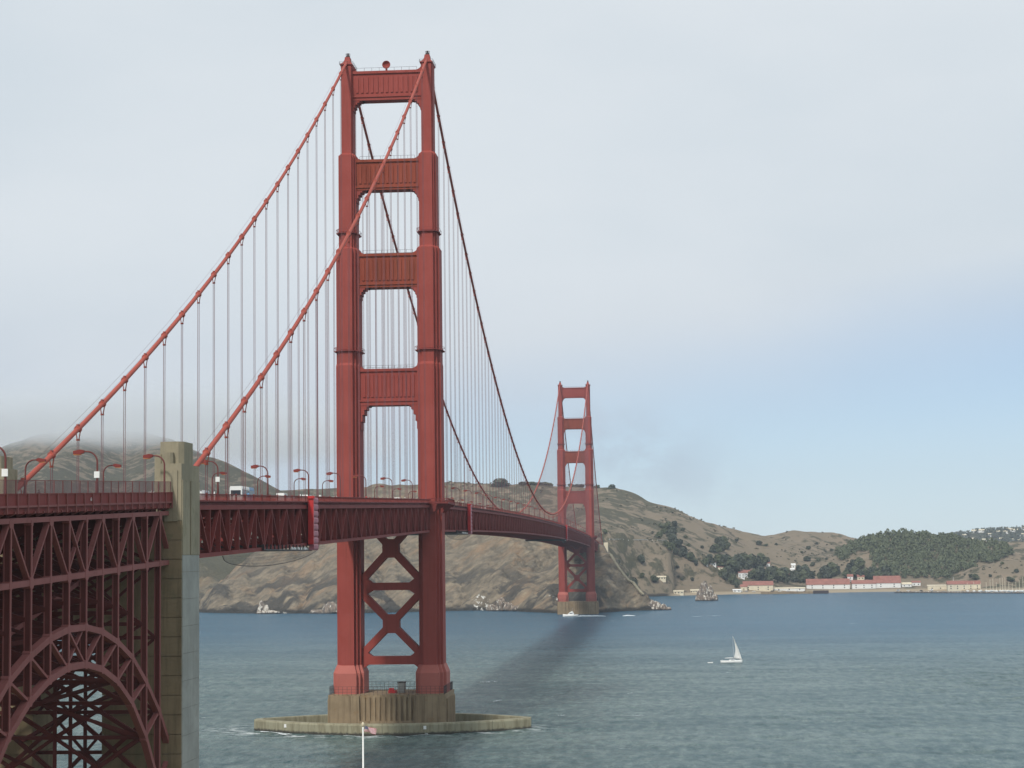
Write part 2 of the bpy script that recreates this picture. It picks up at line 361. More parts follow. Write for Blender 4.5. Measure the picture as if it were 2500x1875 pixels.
RIDGES = [  # crest points (x,y,z), side slope
    ([(26, 1420, 56), (14, 1490, 66), (-2, 1620, 72), (-60, 1660, 92), (-130, 1720, 128), (-175, 1745, 143), (-270, 1755, 145), (-318, 1690, 112), (-345, 1600, 74), (-392, 1520, 36), (-425, 1490, 8)], 0.62),
    ([(26, 1420, 56), (42, 1405, 36), (64, 1396, 13), (80, 1389, 3)], 0.9),
    ([(-75, 1480, 40), (-105, 1600, 84), (-150, 1730, 135)], 0.6),
    ([(-240, 1420, 26), (-262, 1560, 84), (-265, 1740, 142)], 0.62),
    ([(-560, 2620, 172), (-420, 2640, 176), (-251, 2600, 178), (-205, 2600, 177), (-158, 2600, 175), (-112, 2600, 174), (-20, 2600, 163), (10, 2600, 159), (55, 2600, 143), (86, 2600, 123), (131, 2600, 104), (176, 2600, 95)], 0.42),
    ([(-10, 2600, 162), (-30, 2300, 118), (-20, 1900, 84), (-5, 1700, 76)], 0.40),
    ([(60, 2560, 138), (70, 2330, 84), (92, 2240, 60), (150, 2170, 18), (182, 2148, 4)], 0.45),
    ([(176, 2600, 95), (183, 2900, 99), (249, 2900, 86), (266, 2900, 82), (307, 2900, 93), (364, 2900, 91), (413, 2900, 79), (520, 2900, 76), (700, 2900, 72)], 0.30),
    ([(307, 2900, 92), (300, 2560, 48), (285, 2380, 20)], 0.30), ([(183, 2880, 97), (205, 2560, 52), (215, 2400, 22)], 0.30),
    ([(364, 2450, 52), (392, 2450, 66), (424, 2450, 79), (480, 2450, 76), (522, 2450, 70), (577, 2450, 61), (606, 2440, 44), (640, 2430, 30)], 0.42),
    ([(650, 2300, 46), (609, 2300, 43), (560, 2300, 38), (520, 2300, 20), (470, 2300, 6)], 0.5),
    ([(-1500, 3000, 240), (-1190, 3000, 276), (-1095, 3000, 300), (-1000, 3000, 306), (-900, 3000, 300), (-862, 3000, 282), (-790, 2920, 256), (-700, 2760, 200)], 0.55),
    ([(-860, 3000, 285), (-800, 2700, 235), (-740, 2650, 238), (-690, 2600, 232), (-630, 2560, 206), (-566, 2500, 178), (-480, 2440, 150), (-420, 2380, 130)], 0.55),
    ([(-740, 2650, 236), (-660, 2300, 168), (-600, 2050, 112), (-560, 1850, 62)], 0.5), ([(-1000, 3000, 300), (-920, 2500, 214), (-850, 2150, 142), (-800, 1900, 74)], 0.5),
    ([(-566, 2500, 176), (-520, 2200, 120), (-500, 2000, 72), (-500, 1900, 40)], 0.5),
    ([(300, 5000, 70), (560, 5000, 88), (620, 5000, 84), (800, 5000, 76), (905, 5000, 92), (960, 5000, 108), (1040, 5000, 110), (1200, 5000, 116), (1500, 5000, 90)], 0.20),
]
def height(X, Y):
    X = np.asarray(X, float); Y = np.asarray(Y, float)
    d = coast_d(X, Y)
    wx = X+26*fbm(X, Y, 1/110., 3); wy = Y+26*fbm(X+400, Y+90, 1/110., 3)
    acc = np.zeros(X.shape); kk = 0.26
    acc = np.exp(kk*np.clip(3.0+0.012*np.clip(d, 0, 900), 0, 14))
    for pts, sl in RIDGES:
        best = np.full(X.shape, -1e9)
        for (x0, y0, z0), (x1, y1, z1) in zip(pts[:-1], pts[1:]):
            ex, ey = x1-x0, y1-y0
            t = np.clip(((wx-x0)*ex+(wy-y0)*ey)/(ex*ex+ey*ey), 0, 1)
            dist = np.hypot(wx-x0-t*ex, wy-y0-t*ey)
            s2 = dist*dist/(dist+18)
            best = np.maximum(best, z0+(z1-z0)*t-sl*s2)
        acc = acc+np.exp(kk*np.clip(best, -60, 340))
    h = np.log(acc)/kk
    # gullies and lumps grow with height; steep cliffs by the shore
    amp = np.clip(h/60, 0.05, 1.0)
    gul = np.abs(fbm(X*1.0, Y*0.55, 1/70., 4))*2
    far = np.clip((Y-4000)/800, 0, 1)
    h = h+amp*(9*fbm(X, Y, 1/90., 4)-8*gul+2.2*fbm(X, Y, 1/22., 3))*(1-0.6*far)+2.2*amp
    steep = np.where(X < 95, 1.35, 0.22)
    steep = steep*(1+0.9*fbm(X+50, Y, 1/34., 3))
    cap = np.where(d > 0, 0.4+steep*np.clip(d, 0, None)+1.2*np.clip(d-70, 0, None), 0)
    cliff = np.clip((1760-Y)/160, 0, 1)*(X < 120)*np.clip(d/30, 0, 1)
    sx = X+0.9*h*0.6
    rid = 1-np.abs(fbm(sx, Y*0.3+h*0.25, 1/46., 4))*4
    rid2 = 1-np.abs(fbm(sx+300, Y*0.35-h*0.4, 1/19., 3))*4
    h = h+cliff*(-12*np.clip(rid, 0, 1)**2-2.2*np.clip(rid2, 0, 1)**2+5.0)
    rock = 9.0*np.exp(-((d-14)/26.)**2)*fbm(X, Y, 1/11., 3)*2*(X < 95)
    h = np.where(d > 0, np.minimum(h, cap)+np.where(d > 2, rock, 0), -2.0+0.25*np.clip(d, -24, 0))
    return h
def hz(x, y): return float(height(np.array([x]), np.array([y]))[0])
def hill_fn(gg, b, t):
    geo = gg.n('ShaderNodeNewGeometry'); p = geo.outputs['Position']; px, py, pz = gg.sep(p); nz = gg.sep(geo.outputs['Normal'])[2]
    n1 = gg.noise(p, 0.012, 5, 0.6); n2 = gg.noise(p, 0.055, 5, 0.65); n3 = gg.noise(p, 0.3, 4, 0.6)
    grass = gg.mix(gg.mr(n1, 0.35, 0.65), (0.190, 0.155, 0.108), (0.235, 0.185, 0.132))
    scrub = gg.mix(gg.mr(n3, 0.35, 0.65), (0.064, 0.062, 0.040), (0.100, 0.092, 0.058))
    sm = gg.m('ADD', gg.m('MULTIPLY', n1, 0.5), gg.m('MULTIPLY', n2, 0.62))
    # scrub keeps to the western and upper slopes, dry grass to the open eastern ones; far-west scrub also paints in cloud shade
    west = gg.m('ADD', gg.mr(px, 190, -60, 0.0, 0.055), gg.m('MULTIPLY', gg.mr(px, -390, -470, 0.0, 0.10), gg.mr(pz, 200, 140)))
    hillc = gg.mix(gg.mr(gg.m('ADD', sm, west), 0.565, 0.635), grass, scrub)
    # sea cliff: slanting beds of brown and grey rock
    rot = gg.mapping(p, (1, 1, 1), (0, RAD(38), RAD(12)))
    st = gg.noise(gg.mapping(rot, (0.05, 0.08, 0.17)), 1.0, 6, 0.66); st2 = gg.noise(gg.mapping(rot, (0.008, 0.02, 0.06)), 1.0, 4, 0.6)
    rock = gg.mix(gg.mr(st, 0.36, 0.64), (0.145, 0.124, 0.094), (0.250, 0.205, 0.148))
    rock = gg.mix(gg.m('MULTIPLY', gg.mr(st2, 0.5, 0.68), 0.7), rock, (0.290, 0.195, 0.120))
    vo = gg.n('ShaderNodeTexVoronoi'); gg._in(vo.inputs['Vector'], gg.mapping(rot, (1, 1, 2.2))); vo.inputs['Scale'].default_value = 0.085
    vod = vo.outputs['Distance']
    rock = gg.mix(gg.m('MULTIPLY', gg.mr(vod, 0.6, 1.0), 0.35), rock, (0.085, 0.078, 0.065))
    rock = gg.mix(gg.m('MULTIPLY', gg.mr(n2, 0.5, 0.70), 0.5), rock, (0.100, 0.096, 0.076))
    rock = gg.mix(gg.m('MULTIPLY', gg.mr(st, 0.60, 0.70), 0.8), rock, (0.33, 0.28, 0.19))
    dk = gg.m('MULTIPLY', gg.mr(gg.noise(gg.mapping(rot, (0.016, 0.03, 0.022)), 1.0, 5, 0.66), 0.47, 0.56), gg.mr(pz, 70, 20))
    rock = gg.mix(gg.m('MULTIPLY', dk, 0.85), rock, (0.055, 0.054, 0.050))
    cm = gg.m('MAXIMUM', gg.mr(nz, 0.90, 0.76), gg.mr(pz, 165, 120))
    cm = gg.m('MULTIPLY', cm, gg.mr(py, 1900, 1780)); cm = gg.m('MULTIPLY', cm, gg.mr(px, 96, 84))
    a = gg.mix(cm, hillc, rock)
    # dark wet rock and weed at the tide line, pale sand on the bay shore
    tide = gg.m('MULTIPLY', gg.mr(gg.m('ADD', pz, gg.m('MULTIPLY', n2, 8)), 9.5, 6.0), gg.mr(px, 96, 84))
    a = gg.mix(tide, a, (0.040, 0.038, 0.034))
    sand = gg.m('MULTIPLY', gg.mr(pz, 4.6, 2.6), gg.mr(px, 84, 96))
    a = gg.mix(sand, a, (0.33, 0.27, 0.19))
    guano = gg.m('MULTIPLY', gg.m('MULTIPLY', gg.mr(n3, 0.54, 0.6), gg.mr(gg.noise(p, 0.021, 2), 0.66, 0.70)), gg.m('MULTIPLY', gg.mr(pz, 22, 14), gg.mr(py, 1500, 1440)))
    a = gg.mix(guano, a, (0.62, 0.61, 0.56))
    far = gg.mr(py, 4300, 4500)
    a = gg.mix(far, a, gg.mix(gg.mr(n2, 0.42, 0.6), (0.055, 0.062, 0.05), (0.13, 0.12, 0.09)))
    t.links.new(a, b.inputs['Base Color']); b.inputs['Roughness'].default_value = 0.95
    b.inputs['Specular IOR Level'].default_value = 0.1
    hh = gg.m('ADD', gg.m('MULTIPLY', n3, 0.5), gg.m('ADD', n2, gg.m('MULTIPLY', cm, gg.m('SUBTRACT', gg.m('MULTIPLY', st, 1.2), gg.m('MULTIPLY', vod, 1.6)))))
    t.links.new(gg.bump(hh, 0.8, 2.2), b.inputs['Normal'])
M_HILL = mat('dry_headland', hill_fn)
xs = np.concatenate([np.arange(-2500, -520, 22), np.arange(-520, 720, 5), np.arange(720, 2500, 26)])
ys = np.concatenate([np.arange(1286, 1800, 4), np.arange(1800, 3250, 9), np.arange(3250, 6200, 34)])
XX, YY = np.meshgrid(xs, ys); ZZ = height(XX, YY)
struct(link('hills', grid_mesh('hills', xs, ys, ZZ, M_HILL)))

# San Francisco side: bluff that carries the viewpoint, the pylons' shelf and the flagpole
def bluff_fn(gg, b, t):
    p = pos(gg); n = gg.noise(p, 0.06, 5)
    t.links.new(gg.mix(gg.mr(n, 0.4, 0.6), (0.08, 0.09, 0.04), (0.20, 0.16, 0.10)), b.inputs['Base Color']); b.inputs['Roughness'].default_value = 0.95
M_BLUFF = mat('bluff_ground', bluff_fn)
SCOAST = [(-900, -900), (-400, -700), (-150, -500), (-70, -380), (-34, -334), (34, -326), (64, -360), (112, -425), (200, -480), (420, -560), (900, -640), (900, -1600), (-900, -1600)]
def sheight(X, Y):
    global COAST
    keep = COAST; COAST = SCOAST; d = coast_d(X, Y); COAST = keep
    z = 3.5+np.clip((-(Y)-400)*0.2, 0, 51.3)+1.2*fbm(X, Y, 1/30., 3)*np.clip((-(Y)-400)/100, 0, 1)
    return np.where(d > 0, np.minimum(z, 0.5+0.8*d), -3.0)
xs2 = np.arange(-880, 880, 14); ys2 = np.arange(-1500, -300, 10)
A, B = np.meshgrid(xs2, ys2)
struct(link('bluff', grid_mesh('bluff', xs2, ys2, sheight(A, B), M_BLUFF)))

# ------------------------------------------------------------------ bridge geometry
TX = 13.7
def R(y):     # height of the outer handrail along the bridge
    if y <= -345: return 67.5+(y+345)*0.034
    if y <= 0: return 67.5+(y+345)*(8.6/345)
    if y <= 1280: return 76.1+4.2*(1-((y-640)/640.)**2)
    return 76.1-(y-1280)*0.025
def cable_z(y):
    if y < 0: t = -y/343.; return 227-(227-67.2)*t-10.6*4*t*(1-t)
    if y <= 1280: return 84.4+(226.6-84.4)*((y-640)/640.)**2
    t = (y-1280)/343.; return 227-(227-67.2)*t-10.6*4*t*(1-t)

# ---- towers
def legpoly(a1, am, a2, b1, bm, b2):
    q = [(a1, -b1), (a1, b1), (am, b1), (am, bm), (a2, bm), (a2, b2)]
    q2 = [(-x, y) for x, y in reversed(q[2:])]
    q3 = [(-a1, b1), (-a1, -b1)]
    q4 = [(-am, -b1), (-am, -bm), (-a2, -bm), (-a2, -b2)]
    q5 = [(a2, -b2), (a2, -bm), (am, -bm), (am, -b1)]
    return q+q2+q3+q4+q5
SECT = [(12.3, 19.7, (5.1, 4.2, 3.2, 5.2, 7.4, 9.2)), (21.4, 121.0, (3.95, 3.1, 2.2, 4.0, 5.8, 7.6)), (121.9, 160.5, (3.82, 3.0, 2.1, 3.7, 5.3, 6.9)),
        (161.3, 192.8, (2.95, 2.4, 1.85, 3.3, 4.5, 5.5)), (193.6, 223.6, (2.0, 1.85, 1.62, 2.9, 3.5, 4.2))]
def make_tower(label):
    t = thing('bridge_tower', label, 'tower', (0, 0, 12.3))
    for s in (-1, 1):
        cx = s*TX
        ring = lambda P, z: [(cx+a, b, z) for a, b in legpoly(*P)]
        rings = []
        for i, (z0, z1, P) in enumerate(SECT[1:]):
            rings += [ring(P, z0 if i else 19.7), ring(P, z1)]
        leg = MB().loft(rings).build('leg', M_OR, t)
        MB().loft([ring(SECT[0][2], 12.3), ring(SECT[0][2], 19.0), ring((4.1, 3.25, 2.35, 4.15, 5.95, 7.75), 21.6)]).build('pedestal', M_PRIMER, leg)
        # saddle housing and beacon on the leg's head
        sh = MB()
        prof = [(223.6, 1.0), (224.2, 1.18), (224.8, 0.92), (225.5, 0.66), (226.3, 0.5), (227.4, 0.44)]
        sh.loft([[(cx+a*(1.9*k if k < 1.05 else 2.25), b*(3.6*k if k < 1.05 else 4.3), z) for a, b in ((1, -1), (1, 1), (-1, 1), (-1, -1))] for z, k in prof])
        sh.build('saddle_housing', M_OR, leg)
        bc = MB().tube([(cx, 0, 227.4), (cx, 0, 228.2)], 0.62, 10).tube([(cx, 0, 228.2), (cx, 0, 229.0)], 0.3, 8)
        for k in range(6):
            a = k*math.pi/3; bc.tube([(cx+0.7*math.cos(a), 0.7*math.sin(a), 227.4), (cx+0.7*math.cos(a), 0.7*math.sin(a), 228.9)], 0.06, 4)
        bc.tube([(cx+0.75*math.cos(k*math.pi/6), 0.75*math.sin(k*math.pi/6), 228.8) for k in range(13)], 0.05, 4)
        bc.build('beacon', M_DARK, leg)
        for zr, P in ((166.1, SECT[3][2]), (126.0, SECT[2][2])):
            e = 0.75; cw = MB()
            poly = legpoly(P[0]+e, P[1]+e, P[2]+e, P[3]+e, P[4]+e, P[5]+e)
            cw.prism([(cx+a, b) for a, b in poly], zr-0.15, zr+0.12)
            for (a, b), (a2, b2) in zip(poly, poly[1:]+poly[:1]):
                cw.bar((cx+a, b, zr+1.2), (cx+a2, b2, zr+1.2), 0.09, 0.09, (0, 0, 1)); cw.bar((cx+a, b, zr+0.1), (cx+a, b, zr+1.2), 0.09, 0.09)
            cw.build('catwalk', M_TRUSS, leg)
        # small rail round the head
        hr = MB(); e = 2.3
        for a, b, a2, b2 in ((-e, -4.4, e, -4.4), (e, -4.4, e, 4.4), (e, 4.4, -e, 4.4), (-e, 4.4, -e, -4.4)):
            for zz in (224.6, 225.1): hr.bar((cx+a, b, zz), (cx+a2, b2, zz), 0.06, 0.06, (0, 0, 1))
            for k in range(4): hr.bar((cx+a+(a2-a)*k/4, b+(b2-b)*k/4, 223.9), (cx+a+(a2-a)*k/4, b+(b2-b)*k/4, 225.1), 0.06, 0.06)
        hr.build('head_rail', M_DARK, leg)
    # portal struts with stepped brackets and fluted panels
    ST = [(222.0, 213.5, 211.9, 11.75, 4.0, 6.3, 2.6, 0.9), (191.4, 182.2, 180.9, 10.85, 3.9, 7.0, 2.9, 1.0), (159.1, 149.0, 147.6, 9.95, 3.7, 6.6, 3.2, 1.0), (120.0, 109.5, 107.7, 9.85, 4.1, 14.2, 3.4, 1.0)]
    for i, (zt, zl, zu, xi, bw, bh, hd, up) in enumerate(ST):
        body = MB().box(-xi-0.6, xi+0.6, -hd+0.35, hd-0.35, zl, zt-0.9)
        body.box(-xi-0.4, xi+0.4, -hd-0.15, hd+0.15, zt-0.9, zt)                         # top cornice
        body.box(-xi-0.4, xi+0.4, -hd-0.25, hd+0.25, zl-0.55, zl)                          # bottom lip
        body.box(-xi-0.4, xi+0.4, -hd+0.1, hd-0.1, zu, zl-0.55)
        st = body.build('strut', M_ORD if i in (1, 2) else M_OR, t)
        for s in (-1, 1):
            pts = []
            n = 7
            for k in range(n+1):                                     # stepped curve of the corner bracket
                a = math.pi/2*k/n
                pts.append((bw*(1-math.sin(a))**1.0, bh*(1-math.cos(a))))
            poly = [(0, 0)]
            prev = None
            steps = []
            for px_, pz_ in pts:
                if prev is not None: steps.append((px_, prev[1]))
                steps.append((px_, pz_)); prev = (px_, pz_)
            poly = [(s*(xi+0.5), zu)]+[(s*(xi-q[0]), zu-q[1]) for q in steps]+[(s*(xi+0.5), zu-bh)]
            poly2 = []
            for q in poly:
                if not poly2 or (abs(q[0]-poly2[-1][0])+abs(q[1]-poly2[-1][1])) > 1e-4: poly2.append(q)
            MB().yprism(poly2, -hd+0.25, hd-0.25).build('bracket', M_OR, st)
            # small fillet on the strut's upper corner
            fp = [(s*(xi+0.4), zt)]+[(s*(xi-2.6*(1-math.sin(a))), zt+1.7*(1-math.cos(a))) for a in [math.pi/2*k/5 for k in range(6)]]+[(s*(xi+0.4), zt+1.7)]
            MB().yprism(fp, -hd+0.3, hd-0.3).build('corner_fillet', M_OR, st)
        nr = 13
        wx = xi-1.6
        for sy in (-1, 1):
            for k in range(nr):                                      # vertical flutes
                xx = -wx+2*wx*k/(nr-1)
                MB().yprism([(xx-0.42, zl+1.0), (xx+0.42, zl+1.0), (xx+0.42, zt-2.1), (xx, zt-1.6), (xx-0.42, zt-2.1)], min(sy*(hd-0.36), sy*(hd-0.02)), max(sy*(hd-0.36), sy*(hd-0.02))).build('flute', M_ORD if i in (1, 2) else M_OR, st)
        rl = MB()
        for sy in (-1, 1):
            rl.bar((-xi+1.5, sy*hd, zt+1.1), (xi-1.5, sy*hd, zt+1.1), 0.07, 0.07, (0, 0, 1))
            for k in range(9): rl.bar((-xi+1.5+(2*xi-3)*k/8, sy*hd, zt), (-xi+1.5+(2*xi-3)*k/8, sy*hd, zt+1.1), 0.08, 0.08)
        rl.build('guard_rail', M_DARK, st)
    # legs' bracing under the roadway
    XI = TX-3.95
    def brace(z0, z1, zc):
        b = MB()
        for s in (-1, 1):
            b.bar((s*(XI+0.6), 0, z0+1.6), (0, 0, zc), 2.3, 3.6, (0, 0, 1)); b.bar((s*(XI+0.6), 0, z1-1.6), (0, 0, zc), 2.3, 3.5, (0, 0, 1))
        b.yprism([(x*2.75, zc+zz*3.1) for x, zz in ((-1, -0.55), (-0.5, -1), (0.5, -1), (1, -0.55), (1, 0.55), (0.5, 1), (-0.5, 1), (-1, 0.55))], -1.9, 1.9)
        return b.build('cross_brace', M_OR, t)
    brace(47.2, 73.0, 59.9); brace(22.8, 47.2, 34.9)
    for z0, z1 in ((46.0, 48.5), (21.5, 24.2)):
        h = MB().box(-XI-0.5, XI+0.5, -1.85, 1.85, z0, z1)
        for s in (-1, 1):
            h.yprism([(s*(XI+0.4), z0-2.6), (s*(XI-3.6), z0+0.02), (s*(XI-3.6), z1-0.02), (s*(XI+0.4), z1+3.0)] if z0 > 30 else [(s*(XI+0.4), z0-1.8), (s*(XI-2.2), z0+0.02), (s*(XI-3.4), z1-0.02), (s*(XI+0.4), z1+3.0)], -1.78, 1.78)
        h.build('cross_beam', M_OR, t)
    # fog signal dish on the top strut
    return t
ts = make_tower('near orange bridge tower rising from the ringed pier, tallest thing in view')
dm = MB()
for k in range(0, 1): pass
rings = []
for r_, y_ in ((0.25, 0.55), (0.8, 0.35), (1.25, -0.1), (1.42, -0.55), (1.36, -0.6), (1.15, -0.2), (0.7, 0.15), (0.1, 0.3)):
    rings.append([(-0.3+r_*math.cos(2*math.pi*k/20), y_-1.0, 224.3+r_*math.sin(2*math.pi*k/20)) for k in range(20)])
dm.loft(rings); dm.tube([(-0.3, -1.0, 222.0), (-0.3, -1.0, 223.2)], 0.35, 8)
tag(dm.build('beacon_dish', M_OR, smooth=True), 'round orange dish beacon standing on the top strut of the near tower', 'beacon')
tn = copy_tree(ts); tn.location = (0, 1280, 12.3); tn['label'] = 'far orange bridge tower at the foot of the headland cliff'

# ---- piers and fender
def make_pier(label):
    p = thing('tower_pier', label, 'pier', (0, 0, -4))
    b = MB().box(-19.3, 19.3, -12.6, 12.6, -4, 12.3).build('pier_body', M_PIER, p)
    for s in (-1, 1):
        for sy in (-1, 1):
            x0, x1 = (9.0, 19.0) if s > 0 else (-19.0, -9.0)
            y0, y1 = (12.5, 13.6) if sy > 0 else (-13.6, -12.5)
            MB().loft([[(x0-0.3, y0, -4), (x1+0.3, y0, -4), (x1+0.3, y1, -4), (x0-0.3, y1, -4)], [(x0, y0, 12.0), (x1, y0, 12.0), (x1, y1, 12.0), (x0, y1, 12.0)]]).build('leg_block', M_PIER, p)
        for k in range(9):
            yy = -9.6+2.4*k
            xa, xb = (19.2, 19.9) if s > 0 else (-19.9, -19.2)
            MB().box(xa, xb, yy-0.6, yy+0.6, -4, 10.8).build('side_rib', M_PIER, b)
    for sy in (-1, 1):
        for k in range(10):
            xx = -7.6+15.2*k/9
            ya, yb = (12.5, 13.15) if sy > 0 else (-13.15, -12.5)
            MB().box(xx-0.5, xx+0.5, ya, yb, 2.0, 11.6).build('rib', M_PIER, b)
        MB().box(-8.9, 8.9, *((12.5, 13.4) if sy > 0 else (-13.4, -12.5)), -4, 3.9).build('plinth', M_PIER, b)
    fr = MB()
    pr = [(-18.8, -12.9), (18.8, -12.9), (18.8, 12.2), (-18.8, 12.2)]
    for (a, c), (a2, c2) in zip(pr, pr[1:]+pr[:1]):
        for zz in (13.2, 14.1, 15.0): fr.bar((a, c, zz), (a2, c2, zz), 0.07, 0.07, (0, 0, 1))
        n = 26
        for k in range(n): fr.bar((a+(a2-a)*k/n, c+(c2-c)*k/n, 12.2), (a+(a2-a)*k/n, c+(c2-c)*k/n, 15.0), 0.09, 0.09)
    fr.build('pier_railing', M_DARK, p)
    return p
pier_s = make_pier('streaked brown concrete pier under the near tower, inside the oval ring')
hut = thing('pier_hut', 'small grey machinery hut on the near pier between the tower legs', 'hut', (3.4, -2, 12.3))
MB().box(2.4, 4.6, -3.4, -1.0, 12.3, 15.6).build('hut_wall', M_COAT, hut); MB().box(2.2, 4.8, -3.6, -0.8, 15.6, 15.9).build('hut_roof', M_DARK, hut)
tag(MB().box(-0.6, 2.0, -5.2, -3.0, 12.3, 13.2).box(-0.4, 1.2, -4.8, -3.4, 13.2, 13.9).build('winch', M_RED), 'red winch block on the near pier deck', 'winch')
pier_n = copy_tree(pier_s); pier_n.location = (0.8, 1280, -4); pier_n['label'] = 'concrete pier of the far tower against the cliff, white motorboat before it'
def lens(a, b, n=40, tip=2.2):
    up = []
    for k in range(n+1):
        x = -a+2*a*k/n; u = abs(x)/a
        up.append((x, tip+(b-tip)*(1-u**2.05)))
    return up
o1 = lens(45.9, 23.6); i1 = lens(43.4, 21.0, tip=1.4)
fend = thing('pier_fender', 'long oval concrete fender ring in the water round the near pier', 'fender', (0, 0, -4))
for s in (-1, 1):
    n = len(o1)
    for k in range(0, n-1, 5):
        seg = MB(); a = o1[k:k+6]; c = i1[k:k+6]; gp = 0.05
        rings = []
        for idx, ((xo, yo), (xi_, yi)) in enumerate(zip(a, c)):
            e = gp if idx == 0 else (-gp if idx == len(a)-1 else 0)
            rings.append([(xo+e, s*yo, -4), (xo+e, s*yo, 3.2), (xo+e, s*(yo-0.35), 3.75), (xi_+e, s*(yi+0.1), 3.75), (xi_+e, s*yi, 3.4), (xi_+e, s*yi, -4)])
        seg.loft(rings); seg.build('wall_segment', M_FEND, fend)
for s in (-1, 1):
    MB().box(min(s*43.6, s*46.1), max(s*43.6, s*46.1), -2.15, 2.15, -4, 3.7).build('end_block', M_FEND, fend)
for xx in (-33.5, 13.6):
    yy = -(2.2+(23.6-2.2)*(1-(abs(xx)/45.9)**2.05))
    MB().box(xx-0.45, xx+0.45, yy-0.18, yy+0.1, 1.9, 3.0).build('marker_plate', M_WHITE, fend)

# ---- main cables
def make_cable(s, label):
    cx = s*TX
    t = thing('main_cable', label, 'cable', (cx, -343, 66))
    n = 90
    for nm, y0, y1, steps in (('south_backstay', -346, 0, 46), ('main_strand', 0, 1280, 150), ('north_backstay', 1280, 1626, 36)):
        MB().tube([(cx, y0+(y1-y0)*k/steps, cable_z(y0+(y1-y0)*k/steps)+0.0) for k in range(steps+1)], 0.46, 10).build('strand', M_CABLE, t, smooth=True)
    band_me = MB().tube([(0, -0.7, 0), (0, 0.7, 0)], 0.58, 10)
    band_me.box(-0.16, 0.16, -0.6, 0.6, 0.55, 0.85)
    for q in (-1, 1):
        band_me.bar((q*0.5, 0, 0), (q*0.17, 0, -1.9), 0.12, 0.3, (1, 0, 0))
    band_me.box(-0.3, 0.3, -0.2, 0.2, -2.15, -1.85)
    bm_ = band_me.mesh('cable_band', M_CABLE)
    rope = MB()
    for q in (-1, 1): rope.tube([(q*0.16, 0, -1), (q*0.16, 0, 0)], 0.062, 5, cap=False)
    rm = rope.mesh('suspender', M_ROPE)
    ys_ = [-15.24*k for k in range(1, 23)]+[15.24*k for k in range(1, 84)]+[1280+15.24*k for k in range(1, 22)]
    for yy in ys_:
        zc = cable_z(yy); zb = R(yy)-1.9
        dz = (cable_z(yy+0.5)-cable_z(yy-0.5))
        b = link('cable_band', bm_, t, (0, yy+343, zc-66)); b.rotation_euler = (math.atan(dz)*0.98 if False else 0, 0, 0)
        if zc-1.9-zb > 1.0:
            r_ = link('suspender', rm, t, (0, yy+343, zc-66-1.9)); r_.scale = (1, 1, zc-1.9-zb)
    # hand ropes above the cable
    for q in (-1, 1):
        hr = MB()
        for y0, y1, steps in ((-340, -4, 20), (4, 1276, 60)):
            hr.tube([(cx+q*0.5, y0+(y1-y0)*k/steps, cable_z(y0+(y1-y0)*k/steps)+1.35) for k in range(steps+1)], 0.025, 3, cap=False)
        hr.build('hand_rope', M_ROPE, t)
    return t
make_cable(-1, 'left main cable of the bridge with its row of hanging suspender ropes')
make_cable(1, 'right main cable crossing in front of the near tower, with suspender ropes')

